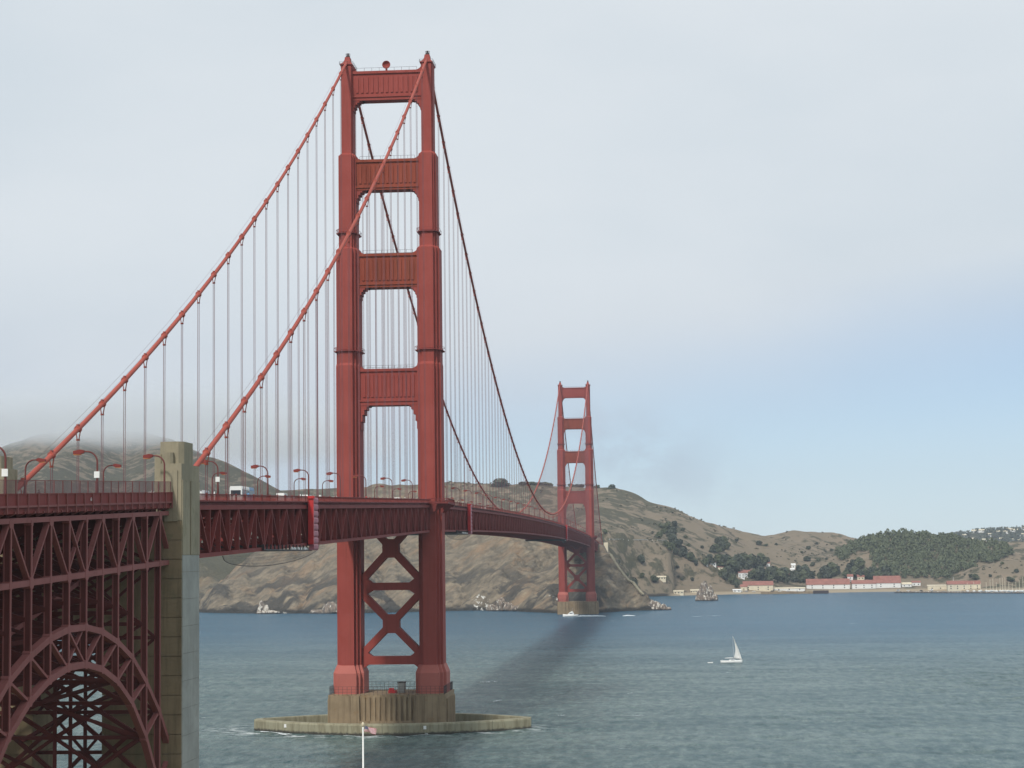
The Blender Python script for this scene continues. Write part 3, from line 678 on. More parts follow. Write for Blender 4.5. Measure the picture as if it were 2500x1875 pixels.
# ---- suspended deck
def strip(fn, y0, y1, step, poly):
    """sweep polygon [(x, dz)] along the bridge at height fn(y)"""
    n = max(1, int(round((y1-y0)/step))); rings = []
    for k in range(n+1):
        y_ = y0+(y1-y0)*k/n; rings.append([(a, y_, fn(y_)+b) for a, b in poly])
    return rings
def rect(x0, x1, z0, z1): return [(x0, z0), (x1, z0), (x1, z1), (x0, z1)]
PAN = 7.62
def make_span(name, label, y0, y1, fine):
    t = thing(name, label, 'bridge deck', (0, y0, R(y0)-11))
    step = PAN*2
    def sw(nm, poly, m, par=t): return MB().loft(strip(R, y0, y1, step, poly)).build(nm, m, par)
    road = sw('roadway', rect(-10.2, 10.2, -1.75, -1.35), M_ROAD)
    for s in (-1, 1):
        sw('sidewalk', rect(*sorted((s*10.2, s*14.38)), -1.32, -1.16), M_COAT)
        sw('fascia', rect(*sorted((s*13.3, s*13.6)), -1.96, -1.33), M_TRUSS); sw('edge_beam', rect(*sorted((s*14.39, s*14.45)), -1.36, -1.12), M_TRUSS)
        tcH = sw('top_chord', rect(*sorted((s*13.25, s*14.15)), -2.75, -1.95), M_TRUSS)
        bc = sw('bottom_chord', rect(*sorted((s*13.3, s*14.1)), -10.9, -10.2), M_TRUSS)
        hr = sw('handrail', rect(*sorted((s*14.22, s*14.4)), -0.14, 0.0), M_TRUSS)
        pk = MB(); sp = 0.42 if fine and s > 0 else 1.2
        n = int((y1-y0)/sp)
        for k in range(n):
            yy = y0+sp*(k+0.5); pk.box(s*14.31-0.03, s*14.31+0.03, yy-0.035, yy+0.035, R(yy)-1.15, R(yy)-0.1)
        o = stuff(pk.build('picket', M_TRUSS, t))
        po = MB(); 
        me_post = MB().box(-0.14, 0.14, -0.12, 0.12, -1.2, 0.12).mesh('rail_post', M_TRUSS)
        n = int((y1-y0)/PAN)
        nn = n if n < 60 else 60
        for k in range(nn):
            yy = y0+PAN*(k+0.5); link('rail_post', me_post, t, (s*14.36, yy-y0, R(yy)-(R(y0)-11)))
    n = int(round((y1-y0)/PAN)); pan = (y1-y0)/n
    H = 8.0
    vert = MB().box(-0.42, 0.42, -0.2, 0.2, -H/2, H/2).mesh('truss_vertical', M_TRUSS)
    L = math.hypot(pan, H)
    dia = {}
    for sg in (-1, 1):
        dia[sg] = MB().bar((0, -pan/2, -sg*(H/2)), (0, pan/2, sg*(H/2)), 0.7, 0.34).box(-0.3, 0.3, sg*pan/2-0.5, sg*pan/2+0.5, H/2-0.9, H/2).mesh('truss_diagonal', M_TRUSS)
    fb = MB().box(-13.3, 13.3, -0.18, 0.18, -2.2, 0.0).box(-13.3, 13.3, -0.35, 0.35, -2.3, -2.1)
    for s in (-1, 1): fb.bar((s*13.2, 0, -1.9), (s*6.0, 0, -5.4), 0.35, 0.35, (0, 1, 0)); 
    fb.bar((13.2, 0, -7.7), (6, 0, -2.2), 0.35, 0.35, (0, 1, 0)); fb.bar((-13.2, 0, -7.7), (-6, 0, -2.2), 0.35, 0.35, (0, 1, 0))
    fbm_ = fb.mesh('floor_beam', M_TRUSS)
    lat = MB().bar((-13.4, -pan, 0), (13.4, pan, 0), 0.5, 0.45, (0, 0, 1)).bar((13.4, -pan, 0.02), (-13.4, pan, 0.02), 0.5, 0.45, (0, 0, 1)).box(-13.3, 13.3, -0.2, 0.2, -0.28, 0.3).mesh('lateral_brace', M_TRUSS)
    zr = R(y0)-11
    for s in (1, -1):
        joined = MB() if (s < 0 and n > 100) else None
        for k in range(n+1):
            yy = y0+pan*k; zc = R(yy)-6.5
            if joined is None:
                link('truss_vertical', vert, t, (s*13.7, yy-y0, zc-zr))
            else: joined.box(-14.1, -13.3, yy-0.2, yy+0.2, zc-4, zc+4)
            if k < n:
                ym = yy+pan/2; zm = R(ym)-6.5; sg = 1 if k % 2 == 0 else -1
                if joined is None:
                    d_ = link('truss_diagonal', dia[sg], t, (s*13.7, ym-y0, zm-zr)); d_.rotation_euler = (math.atan((R(yy+pan)-R(yy))/pan), 0, 0)
                else: joined.bar((-13.7, yy, zm-sg*4), (-13.7, yy+pan, zm+sg*4), 0.7, 0.34)
        if joined is not None: stuff(joined.build('far_truss_member', M_TRUSS, t))
    for k in range(n+1):
        yy = y0+pan*k; link('floor_beam', fbm_, t, (0, yy-y0, R(yy)-1.8-zr))
        if k % 2 == 0 and k > 0 and k < n: link('lateral_brace', lat, t, (0, yy-y0, R(yy)-10.55-zr))
    # median and lane lines
    return t
span_s = make_span('deck_span', 'dark red trussed deck between the concrete pylon and the near tower', -334, -7.7, True)
span_m = make_span('deck_span', 'long trussed main deck curving away between the two towers', 7.7, 1272.3, False)
span_n = make_span('deck_span', 'short trussed deck from the far tower to the headland', 1287.7, 1618, False)
# deck through the towers, and the walk bulging round the legs
for yt, lab in ((0, 'red walkway platform wrapped round the near tower legs at deck level'), (1280, 'red walkway platform wrapped round the far tower legs at deck level')):
    t = thing('tower_walkway', lab, 'walkway', (0, yt, R(yt)-1.8))
    zr = R(0)
    MB().box(-9.6, 9.6, yt-7.72, yt+7.72, zr-1.78, zr-1.36).build('roadway', M_ROAD, t)
    for s in (-1, 1):
        pl = [(s*14.4, yt-13.5), (s*20.4, yt-9.5), (s*20.4, yt+9.5), (s*14.4, yt+13.5), (s*17.72, yt+7.65), (s*17.72, yt-7.65)]
        MB().prism(pl if s > 0 else pl[::-1], zr-1.75, zr-1.15).build('walkway_slab', M_TRUSS, t)
        rail = MB()
        edge = [pl[0], pl[1], pl[2], pl[3]]
        for (a, b), (c, d) in zip(edge[:-1], edge[1:]):
            rail.bar((a, b, zr-0.08), (c, d, zr-0.08), 0.16, 0.16, (0, 0, 1))
            n = int(math.hypot(c-a, d-b)/0.4)
            for k in range(n): rail.box(a+(c-a)*k/n-0.05, a+(c-a)*k/n+0.05, b+(d-b)*k/n-0.05, b+(d-b)*k/n+0.05, zr-1.16, zr-0.1)
        rail.build('walkway_rail', M_TRUSS, t)
        for yy in (-9, -4.5, 0, 4.5, 9):
            x0 = 17.3 if abs(yy) < 7.6 else 14.2
            MB().yprism([(s*x0, zr-1.78), (s*20.2, zr-1.78), (s*20.2, zr-2.2), (s*x0, zr-5.2)], yt+yy-0.2, yt+yy+0.2).build('walkway_bracket', M_TRUSS, t)
        for yy in (-7.0, 7.0):
            for q in (0.9, 2.4): rail2 = None
# ---- concrete pylons of the arch
def octo(cx, cy, rx, ry, ch): return [(cx+rx-ch, cy-ry), (cx+rx, cy-ry+ch), (cx+rx, cy+ry-ch), (cx+rx-ch, cy+ry), (cx-rx+ch, cy+ry), (cx-rx, cy+ry-ch), (cx-rx, cy-ry+ch), (cx-rx+ch, cy-ry)]
def make_pylon(s, yb, label, dz=0.0, xin=3.4):
    """s: +1 east / -1 west; yb: southern face"""
    t = thing('concrete_pylon', label, 'pylon', (s*10, yb+6, -1))
    of = 0.0 if s > 0 else 2.1; LN = 11.6
    X = lambda a, b: tuple(sorted((s*(a+of), s*(b+of))))
    z = -1.0; k = 0
    while z < 62.0+dz:
        h = 3.05
        x0, x1 = X(xin, 16.1)
        MB().box(x0, x1, yb, yb+LN, z, z+h-0.10).build('concrete_block', M_CONCB, t)
        MB().box(x0+0.25, x1-0.25, yb+0.25, yb+LN-0.25, z+h-0.11, z+h+0.01).build('block_joint', M_CONCB, t)
        z += h; k += 1
    zt = 72.1+dz
    z2 = -1.0                                    # lighter coated casing on the outer face
    while z2 < 56.6+dz:
        h = min(4.3, 57.6+dz-z2)
        MB().box(*X(16.08, 16.24), yb+0.35, yb+LN-0.2, z2, z2+h-0.04).build('casing_panel', M_COAT, t); z2 += h
    bl = MB().box(*X(12.7, 16.12), yb-0.05, yb+LN+0.05, z-0.02, zt).build('shaft', M_CONC, t)
    for ya, yb2 in ((0.2, 4.9), (5.7, LN-0.2)): MB().box(*X(16.1, 16.3), yb+ya, yb+yb2, 57.6+dz, 69.5+dz).build('pilaster', M_CONC, bl)
    MB().box(*X(13.4, 15.5), yb-0.28, yb-0.02, 62.9+dz, 71.0+dz).build('front_panel', M_CONC, bl)
    MB().prism(octo(s*(14.0+of), yb+5.2, 1.95, 3.6, 0.75), zt-0.01, 75.7+dz).build('crown', M_CONC, t)
    MB().prism(octo(s*(11.9+of), yb+5.0, 0.75, 3.2, 0.4), 64+dz, 73.7+dz).build('side_shaft', M_CONC, t)
    MB().prism(octo(s*(13.7+of), yb+1.2, 0.8, 0.85, 0.4), zt-0.01, 73.9+dz).build('finial', M_CONC, t)
    return t
make_pylon(1, -347, 'tall tan concrete pylon between the steel arch and the suspended deck')
make_pylon(-1, -347, 'far-side concrete pylon at the left edge behind the fence', -1.8, 5.7)
make_pylon(1, -455.5, 'concrete pylon at the landward end of the steel arch, nearer the viewer', -3.6)
make_pylon(-1, -455.5, 'concrete pylon at the landward end of the arch, far side', -3.6)
cw = thing('pylon_wall', 'dark concrete cross wall joining the two pylons behind the steel arch', 'wall', (0, -340, 46))
MB().yprism([(-7.8, 44.2), (-6.6, 45.4), (2.6, 45.4), (3.4, 44.2), (3.4, 62.6), (-7.8, 62.6)], -346.2, -337).build('wall_panel', M_CONCB, cw)

# ---- steel arch span
arch = thing('arch_span', 'dusky red steel arch with spandrel columns and deck truss in the left foreground', 'arch bridge', (0, -395, 0))
AY = [-344.6-7.75*k for k in range(14)]
_tz = [26.5, 33.4, 38.4, 42.5, 45.1, 46.9, 47.8]; _bz = [13.0, 22.0, 30.2, 35.9, 39.5, 41.7, 42.8]
ATZ = _tz+_tz[::-1]; ABZ = _bz+_bz[::-1]
A0 = (0, -395, 0)
def ap(mb, nm, par=arch, m=M_ARCH): return mb.build(nm, m, par)
TCZ = lambda y: R(y)-3.2; BCZ = lambda y: R(y)-11.0
for s in (1, -1):
    X = s*TX
    for k in range(13):
        y0, y1 = AY[k], AY[k+1]
        ap(MB().bar((X, y0, ATZ[k]), (X, y1, ATZ[k+1]), 0.95, 0.85), 'arch_chord'); ap(MB().bar((X, y0, ABZ[k]), (X, y1, ABZ[k+1]), 0.95, 0.9), 'arch_chord')
        ap(MB().bar((X, y0, TCZ(y0)), (X, y1, TCZ(y1)), 0.9, 0.66), 'deck_chord'); ap(MB().bar((X, y0, BCZ(y0)), (X, y1, BCZ(y1)), 0.9, 0.74), 'deck_chord')
        # arch web
        if k < 6: ap(MB().bar((X, AY[k], ATZ[k]), (X, AY[k+1], ABZ[k+1]), 0.7, 0.36), 'arch_diagonal')
        elif k == 6:
            ap(MB().bar((X-0.1, AY[6], ATZ[6]), (X-0.1, AY[7], ABZ[7]), 0.5, 0.34), 'arch_diagonal'); ap(MB().bar((X+0.1, AY[7], ATZ[7]), (X+0.1, AY[6], ABZ[6]), 0.5, 0.34), 'arch_diagonal')
        else: ap(MB().bar((X, AY[k+1], ATZ[k+1]), (X, AY[k], ABZ[k]), 0.7, 0.36), 'arch_diagonal')
    for a, bs in ((1, (0, 2)), (3, (2, 4)), (5, (4, 6)), (8, (7, 9)), (10, (9, 11)), (12, (11, 13))):
        for b in bs: ap(MB().bar((X, AY[a], TCZ(AY[a])), (X, AY[b], BCZ(AY[b])), 0.72, 0.36), 'deck_diagonal')
    ap(MB().bar((X-0.1, AY[6], TCZ(AY[6])), (X-0.1, AY[7], BCZ(AY[7])), 0.5, 0.34), 'deck_diagonal'); ap(MB().bar((X+0.1, AY[7], TCZ(AY[7])), (X+0.1, AY[6], BCZ(AY[6])), 0.5, 0.34), 'deck_diagonal')
    for k in range(14):
        y_ = AY[k]
        col = ap(MB().box(X-0.40, X+0.40, y_-0.10, y_+0.10, ABZ[k], TCZ(y_)), 'column', arch, M_WEB_SHADE); ap(MB().box(X+0.33, X+0.47, y_-0.24, y_+0.24, ABZ[k], TCZ(y_)).box(X-0.47, X-0.33, y_-0.24, y_+0.24, ABZ[k], TCZ(y_)), 'flange', col)
        for zz, ht, w in ((BCZ(y_), 1.5 if k in (2, 4, 6, 7, 9, 11) else 1.05, 1.5 if k in (2, 4, 6, 7, 9, 11) else 1.0), (ATZ[k], 1.3, 1.2), (ABZ[k], 1.25, 1.2), (TCZ(y_)-0.35, 1.1 if k in (1, 3, 5, 8, 10, 12) else 0.8, 1.5 if k in (1, 3, 5, 8, 10, 12) else 0.8)):
            p_ = [(y_-w/2, zz-ht*0.3), (y_-w*0.3, zz-ht/2), (y_+w*0.3, zz-ht/2), (y_+w/2, zz-ht*0.3), (y_+w/2, zz+ht*0.3), (y_+w*0.3, zz+ht/2), (y_-w*0.3, zz+ht/2), (y_-w/2, zz+ht*0.3)]
            g_ = MB().loft([[(X-0.49, a, b) for a, b in p_], [(X+0.49, a, b) for a, b in p_]])
            g_.build('gusset', M_ARCH, col)
# cross frames between the two arch ribs
for k in range(14):
    y_ = AY[k]
    m = M_INNER_SHADE
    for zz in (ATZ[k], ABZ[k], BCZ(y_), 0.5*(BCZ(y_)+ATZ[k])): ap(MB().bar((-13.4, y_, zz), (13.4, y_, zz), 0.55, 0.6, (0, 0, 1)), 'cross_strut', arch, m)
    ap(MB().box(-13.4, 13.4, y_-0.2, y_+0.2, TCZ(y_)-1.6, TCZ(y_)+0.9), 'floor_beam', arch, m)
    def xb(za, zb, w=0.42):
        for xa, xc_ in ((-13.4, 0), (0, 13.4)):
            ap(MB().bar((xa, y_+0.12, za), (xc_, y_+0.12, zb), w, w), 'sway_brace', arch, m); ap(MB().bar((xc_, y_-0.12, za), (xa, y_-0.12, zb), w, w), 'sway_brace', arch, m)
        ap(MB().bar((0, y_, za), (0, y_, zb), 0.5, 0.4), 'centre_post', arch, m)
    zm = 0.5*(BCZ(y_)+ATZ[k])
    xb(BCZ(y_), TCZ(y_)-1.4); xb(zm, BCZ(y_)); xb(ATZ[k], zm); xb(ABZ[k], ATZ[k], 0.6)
    if k in (0, 1, 2, 11, 12, 13): xb(ABZ[k]-9.0, ABZ[k], 0.5)
    if k < 13:
        y1 = AY[k+1]
        if k < 12 and k % 2 == 0:
            for ZA in (ATZ, ABZ):
                zmid = ZA[k+1]
                for sx in (-1, 1):
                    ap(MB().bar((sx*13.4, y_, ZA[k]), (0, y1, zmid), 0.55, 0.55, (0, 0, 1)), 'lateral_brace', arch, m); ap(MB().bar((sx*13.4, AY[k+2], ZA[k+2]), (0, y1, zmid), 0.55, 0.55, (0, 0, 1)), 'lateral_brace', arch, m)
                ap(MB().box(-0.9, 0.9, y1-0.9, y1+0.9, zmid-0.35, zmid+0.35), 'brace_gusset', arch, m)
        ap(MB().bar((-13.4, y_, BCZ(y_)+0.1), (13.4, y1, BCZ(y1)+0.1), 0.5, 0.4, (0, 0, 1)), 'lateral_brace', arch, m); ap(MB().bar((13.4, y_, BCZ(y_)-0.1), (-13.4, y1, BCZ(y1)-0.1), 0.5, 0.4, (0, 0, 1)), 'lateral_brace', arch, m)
# inclined bracing that crosses from deck to arch inside the frame
for s in (0.3,):
    ap(MB().bar((8, AY[3], BCZ(AY[3])-0.4), (8, AY[8], ATZ[8]+0.3), 0.7, 0.7), 'inclined_strut')
# deck, brackets, parapet and fence on the arch
def asw(nm, poly, m=M_TRUSS): return MB().loft(strip(R, AY[13], -347.05, 7.75, poly)).build(nm, m, arch)
asw('roadway', rect(-12.4, 12.4, -2.2, -1.4), M_ROAD)
for s in (1, -1):
    asw('sidewalk', rect(*sorted((s*10.5, s*14.5)), -1.39, -1.05), M_COAT); asw('parapet', rect(*sorted((s*14.51, s*14.62)), -1.5, 0.0)); asw('parapet_cap', rect(*sorted((s*14.4, s*14.72)), 0.003, 0.13))
    asw('stringer', rect(*sorted((s*14.1, s*14.4)), -2.35, -1.4)); asw('conduit', rect(*sorted((s*14.63, s*14.75)), -1.6, -1.35), M_ARCH)
    n = 26
    for k in range(n):
        yy = -347.5-(97.5)*k/(n-1)
        MB().box(*sorted((s*14.63, s*14.82)), yy-0.12, yy+0.12, R(yy)-2.4, R(yy)+0.12).build('parapet_post', M_ARCH, arch)
    for k in range(27):
        yy = -348.0-3.7*k
        MB().add([(s*13.5, yy-0.15, R(yy)-2.9), (s*14.6, yy-0.15, R(yy)-2.36), (s*14.6, yy-0.15, R(yy)-2.1), (s*13.5, yy-0.15, R(yy)-2.2), (s*13.5, yy+0.15, R(yy)-2.9), (s*14.6, yy+0.15, R(yy)-2.36), (s*14.6, yy+0.15, R(yy)-2.1), (s*13.5, yy+0.15, R(yy)-2.2)],
                 [(0, 1, 2, 3), (7, 6, 5, 4), (0, 4, 5, 1), (1, 5, 6, 2), (2, 6, 7, 3), (3, 7, 4, 0)]).build('sidewalk_bracket', M_ARCH, arch)
fence = thing('chain_link_fence', 'thin see-through chain link fence on top of the arch span parapet', 'fence', (14.5, -395, R(-395)))
fw = MB()
for k in range(230):
    yy = -444+96.4*k/229.; fw.bar((14.56, yy, R(yy)+0.13), (14.56, yy, R(yy)+1.72), 0.03, 0.05, (1, 0, 0))
for q in range(11): fw.loft([[(14.535, yy, R(yy)+0.2+q*0.15), (14.585, yy, R(yy)+0.2+q*0.15), (14.585, yy, R(yy)+0.235+q*0.15), (14.535, yy, R(yy)+0.235+q*0.15)] for yy in (-444, -420, -395, -370, -347.6)])
stuff(fw.build('wire_mesh', M_ROPE, fence))
for k in range(27):
    yy = -347.8-3.7*k; MB().box(14.5, 14.62, yy-0.06, yy+0.06, R(yy)+0.1, R(yy)+1.8).build('fence_post', M_ARCH, fence)
MB().loft([[(14.53, yy, R(yy)+1.72), (14.6, yy, R(yy)+1.72), (14.6, yy, R(yy)+1.79), (14.53, yy, R(yy)+1.79)] for yy in (-444, -395, -347.6)]).build('top_rail', M_ARCH, fence)
# panel number on the parapet post
tx = bpy.data.curves.new('panel_number', 'FONT'); tx.body = '63'; tx.size = 0.62; tx.extrude = 0.01; tx.align_x = 'CENTER'; tx.align_y = 'CENTER'
to = bpy.data.objects.new('panel_number_src', tx); COL.objects.link(to); dg = bpy.context.evaluated_depsgraph_get()
nm_me = bpy.data.meshes.new_from_object(to.evaluated_get(dg)); bpy.data.objects.remove(to); nm_me.materials.clear(); nm_me.materials.append(M_WHITE); nm_me.name = 'panel_number'
no = link('panel_number', nm_me, arch, (14.84, -391.6+395, R(-391.6)-0.75)); no.rotation_euler = (math.pi/2, 0, math.pi/2)

# ---- maintenance travellers hung on the deck
def traveller(y0, y1, label, hang=True):
    t = thing('maintenance_traveller', label, 'scaffold', (14.5, y1, R(y1)-11.8))
    zt = R(y1)
    MB().box(14.45, 15.65, y1-2.7, y1-2.0, zt-10.6, zt-0.6).build('ladder_tower', M_RED, t)
    MB().box(14.42, 15.9, y1-3.0, y1-1.95, zt-0.6, zt-0.05).build('tower_head', M_RED, t)
    for k in range(8):
        z0 = zt-11.9+1.46*k
        MB().loft([[(14.5, yy, z0+0.05), (15.45-dx, yy, z0+0.05), (15.62-dx, yy, z0+0.4), (15.62-dx, yy, z0+1.06), (15.45-dx, yy, z0+1.41), (14.5, yy, z0+1.41)] for yy, dx in ((y1-1.85, 0), (y1+3.6, 0), (y1+4.4, 0.25))]).build('side_panel', M_PINK, t)
    if hang:
        pf = MB().box(-14.5, 14.6, y0, y1+1.2, zt-12.0, zt-11.75).box(-14.5, 14.6, y0, y0+0.3, zt-11.75, zt-10.9)
        for k in range(14):
            yy = y0+(y1-y0)*k/13.; pf.box(14.2, 14.5, yy-0.1, yy+0.1, zt-11.8, zt-10.8)
        pf.build('platform', M_DARK, t)
        for k in range(9):
            yy = y1-1.5-2.3*k; MB().loft([[(13.75, yy-0.7, zt-11.75), (14.5, yy-0.7, zt-11.75), (14.5, yy+0.7, zt-11.75), (13.75, yy+0.7, zt-11.75)], [(13.85, yy-0.4, zt-11.3+0.1*(k % 3)), (14.4, yy-0.5, zt-11.3), (14.4, yy+0.4, zt-11.25), (13.85, yy+0.5, zt-11.3)]]).build('covered_load', M_WHITE if k % 3 else M_COAT, t)
        nt_ = MB(); a0 = y0-34; a1 = y1+12; ny = int((a1-a0)/0.7)
        cz_ = lambda u: R(a0+(a1-a0)*u)-11.0-2.9*math.sin(math.pi*min(1, max(0, u)))**0.42
        for k in range(ny+1):
            u = k/ny; yy = a0+(a1-a0)*u
            nt_.bar((14.2, yy, R(yy)-11.0), (14.2, yy, cz_(u)-0.01), 0.02, 0.035)
        for q in range(1, 5):
            nt_.tube([(14.2, a0+(a1-a0)*k/60., R(a0+(a1-a0)*k/60.)-11.0+(cz_(k/60.)-R(a0+(a1-a0)*k/60.)+11.0)*q/5.) for k in range(61)], 0.02, 3, cap=False)
        stuff(nt_.build('safety_net', M_DARK, t))
        MB().tube([(14.2, a0+(a1-a0)*k/60., cz_(k/60.)) for k in range(61)], 0.07, 6).build('net_rope', M_DARK, t)
    return t
traveller(-276, -226, 'bright red ladder tower with pink panels and slung platform on the near deck span')
traveller(70, 112, 'red maintenance ladder tower on the main deck just beyond the near tower')
traveller(800, 822, 'slim red maintenance ladder tower on the main deck close to the far tower', True)

# ---- street lamps
def make_lamp(sign):
    t = thing('street_lamp', '', 'lamp', (0, 0, 0))
    H = 7.1
    pts = [(0, 0, 0), (0, 0, 2.5), (0, 0, H-1.6)]
    for k in range(1, 8):
        a = math.pi/2*k/7; pts.append((-1.5*(1-math.cos(a)), 0, H-1.6+1.5*math.sin(a)))
    pts.append((-2.1, 0, H-0.08))
    MB().tube(pts, [0.2, 0.16]+[0.125]*(len(pts)-2), 8).build('pole', M_LPOLE, t, smooth=True)
    MB().box(-0.3, 0.3, -0.3, 0.3, 0, 0.9).build('pole_base', M_LPOLE, t)
    hd = MB().loft([[(-1.9, a*0.2, H-0.1+b*0.2) for a, b in ((-1, -1), (1, -1), (1, 1), (-1, 1))], [(-2.4, a*0.36, H-0.12+b*0.32) for a, b in ((-1, -1), (1, -1), (1, 1), (-1, 1))], [(-3.4, a*0.28, H-0.2+b*0.2) for a, b in ((-1, -1), (1, -1), (1, 1), (-1, 1))]])
    h = hd.build('lamp_head', M_TRUSS, t)
    MB().box(-3.35, -2.3, -0.25, 0.25, H-0.58, H-0.4).build('lamp_lens', M_LAMP, h)
    if sign: MB().box(-0.38, 0.38, -0.3, -0.22, 3.3, 4.2).build('sign_plate', M_WHITE, t)
    return t
l_sign, l_plain = make_lamp(True), make_lamp(False)
used = set()
def put_lamp(sign, x, y_, rz, label):
    src = l_sign if sign else l_plain
    o = src if id(src) not in used else copy_tree(src); used.add(id(src))
    o.location = (x, y_, R(y_)-1.1); o.rotation_euler = (0, 0, rz); o['label'] = label; o['group'] = 'gooseneck lamps along the bridge deck'
east = [-424, -386, -349.5, -308.6, -265, -220.3, -178, -137.5, -88.3, -44]
EL = ['tall red gooseneck lamp with white sign at the left edge before the far-side pylon', 'red gooseneck lamp with white sign above the arch span fence', 'red gooseneck lamp half hidden behind the tan concrete pylon',
      'red gooseneck lamp with white sign just right of the tan concrete pylon', 'red gooseneck lamp without sign, first left of the red ladder tower', 'red gooseneck lamp standing above the red ladder tower']
for i, y_ in enumerate(east):
    lab = EL[i] if i < len(EL) else 'red gooseneck lamp on the near walk, %s right of the red ladder tower' % ORD[i-6]
    put_lamp(i in (0, 1, 3), 14.0 if y_ < -347 else 13.05, y_, 0, lab)
west = [-336, -291, -248, -202.7, -152, -102.6, -57]
for i, y_ in enumerate(west): put_lamp(False, -13.0, y_, math.pi, 'small red gooseneck lamp on the far walk, %s from the far-side pylon' % ORD[i])
k = 0
for y_ in np.arange(50, 1260, 45.7):
    for s in (1, -1):
        put_lamp(False, s*13.0, float(y_), 0 if s > 0 else math.pi, 'small red lamp over the main deck beyond the near tower, %s on the %s walk' % (ORD[k], 'near' if s > 0 else 'far'))
    k += 1

# ---- vehicles
def wheels(t, pts, r):
    wm = MB().tube([(-0.13, 0, 0), (0.13, 0, 0)], r, 12).mesh('wheel', M_DARK)
    for p_ in pts: link('wheel', wm, t, p_)
def make_bus(loc, label):
    t = thing('tour_bus', label, 'bus', loc)
    body = MB()
    pr = [(-1.27, 0.45), (1.27, 0.45), (1.27, 2.9), (1.12, 3.3), (-1.12, 3.3), (-1.27, 2.9)]
    body.loft([[(a, y_, b) for a, b in pr] for y_ in (-6, -5.8, 1.5)]); o = link('body', body.mesh('body', M_WHITE), t)
    b2 = MB().loft([[(a, y_, b) for a, b in pr] for y_ in (1.52, 6.1)]); link('rear_body', b2.mesh('rear_body', M_BLUE), t)
    for s in (-1, 1):
        for k in range(7):
            link('window', MB().box(*sorted((s*1.26, s*1.3)), -5.5+1.6*k, -4.1+1.6*k, 1.6, 2.6).mesh('window', M_GLASS), o)
    link('windscreen', MB().box(-1.05, 1.05, -6.05, -5.98, 1.5, 2.45).mesh('windscreen', M_GLASS), o)
    wheels(t, [(s*1.1, y_, 0.5) for s in (-1, 1) for y_ in (-4, 3.6)], 0.5)
    return t
def make_car(loc, m, label, van=False, rz=0.0, group=None):
    t = thing('car' if not van else 'van', label, 'car' if not van else 'van', loc, rz, group)
    pr = [(-2.25, 0.35), (2.2, 0.35), (2.25, 0.75), (2.1, 0.95), (1.25, 1.02), (0.55, 1.5), (-1.2, 1.52), (-1.9, 1.05), (-2.25, 0.95)]
    if van: pr = [(-2.5, 0.4), (2.4, 0.4), (2.45, 1.1), (1.8, 1.35), (1.3, 2.1), (-2.4, 2.15), (-2.5, 1.2)]
    b = MB().loft([[(x_*0.86, a, c) for a, c in pr] if abs(x_) > 0.9 else [(x_, a, c) for a, c in pr] for x_ in (-0.9, 0.9)])
    bo = link('body', b.mesh('body', m), t)
    zg = (1.05, 1.44) if not van else (1.35, 1.95)
    for s in (-1, 1): link('side_window', MB().box(*sorted((s*0.885, s*0.915)), -1.1, 0.6, *zg).mesh('side_window', M_GLASS), bo)
    wheels(t, [(s*0.8, y_, 0.33) for s in (-1, 1) for y_ in (-1.4, 1.4)], 0.33)
    return t
RZ = lambda y_: R(y_)-1.35
make_bus((4.5, -250, RZ(-250)), 'white and blue tour bus on the deck right of the tan pylon')
M_CAR = {'white': M_WHITE, 'silver': plain('silver_paint', (0.45, 0.46, 0.48), 0.3, 0.05), 'dark': plain('charcoal_paint', (0.05, 0.055, 0.06), 0.3, 0.05), 'red': M_RED}
make_car((1.5, 6, RZ(6)+0.05), M_CAR['white'], 'white van on the deck between the near tower legs', True)
for x_, y_, c_, lab, v_ in ((6, -215, 'white', 'white van on the deck right of the white and blue bus', True), (3, -188, 'silver', 'silver car on the deck above the ladder tower', False), (-4, -120, 'dark', 'charcoal car on the deck left of the near tower', False),
                            (7.5, -297, 'silver', 'silver van on the deck by the signed lamp right of the pylon', True), (-5, -283, 'white', 'white van on the far lanes left of the bus', True), (1.5, -160, 'white', 'white van on the deck midway from ladder tower to near tower', True), (-6, -75, 'white', 'white van on the far lanes left of the near tower', True), (7, 60, 'dark', 'charcoal van on the deck just beyond the near tower', True), (-5, 200, 'silver', 'silver van on the far lanes of the main deck', True), (7.5, 250, 'white', 'white van on the near lanes of the main deck', True), (7.5, 880, 'white', 'white van on the main deck near the far tower', True), (6.5, 480, 'dark', 'charcoal van on the main deck before the low point of the cables', True),
                            (5, -60, 'silver', 'silver car on the deck just before the near tower', False), (6, 120, 'white', 'white car on the main deck just past the near tower', False), (-2, 330, 'white', 'white van on the main deck halfway to the low point of the cables', True),
                            (7, 420, 'silver', 'silver car on the main deck, middle distance', False), (6.5, 560, 'white', 'white van on the main deck beside the low point of the cables', True), (5.5, 700, 'white', 'white van on the main deck beyond the low point of the cables', True)):
    make_car((x_, y_, RZ(y_)), M_CAR[c_], lab, v_)

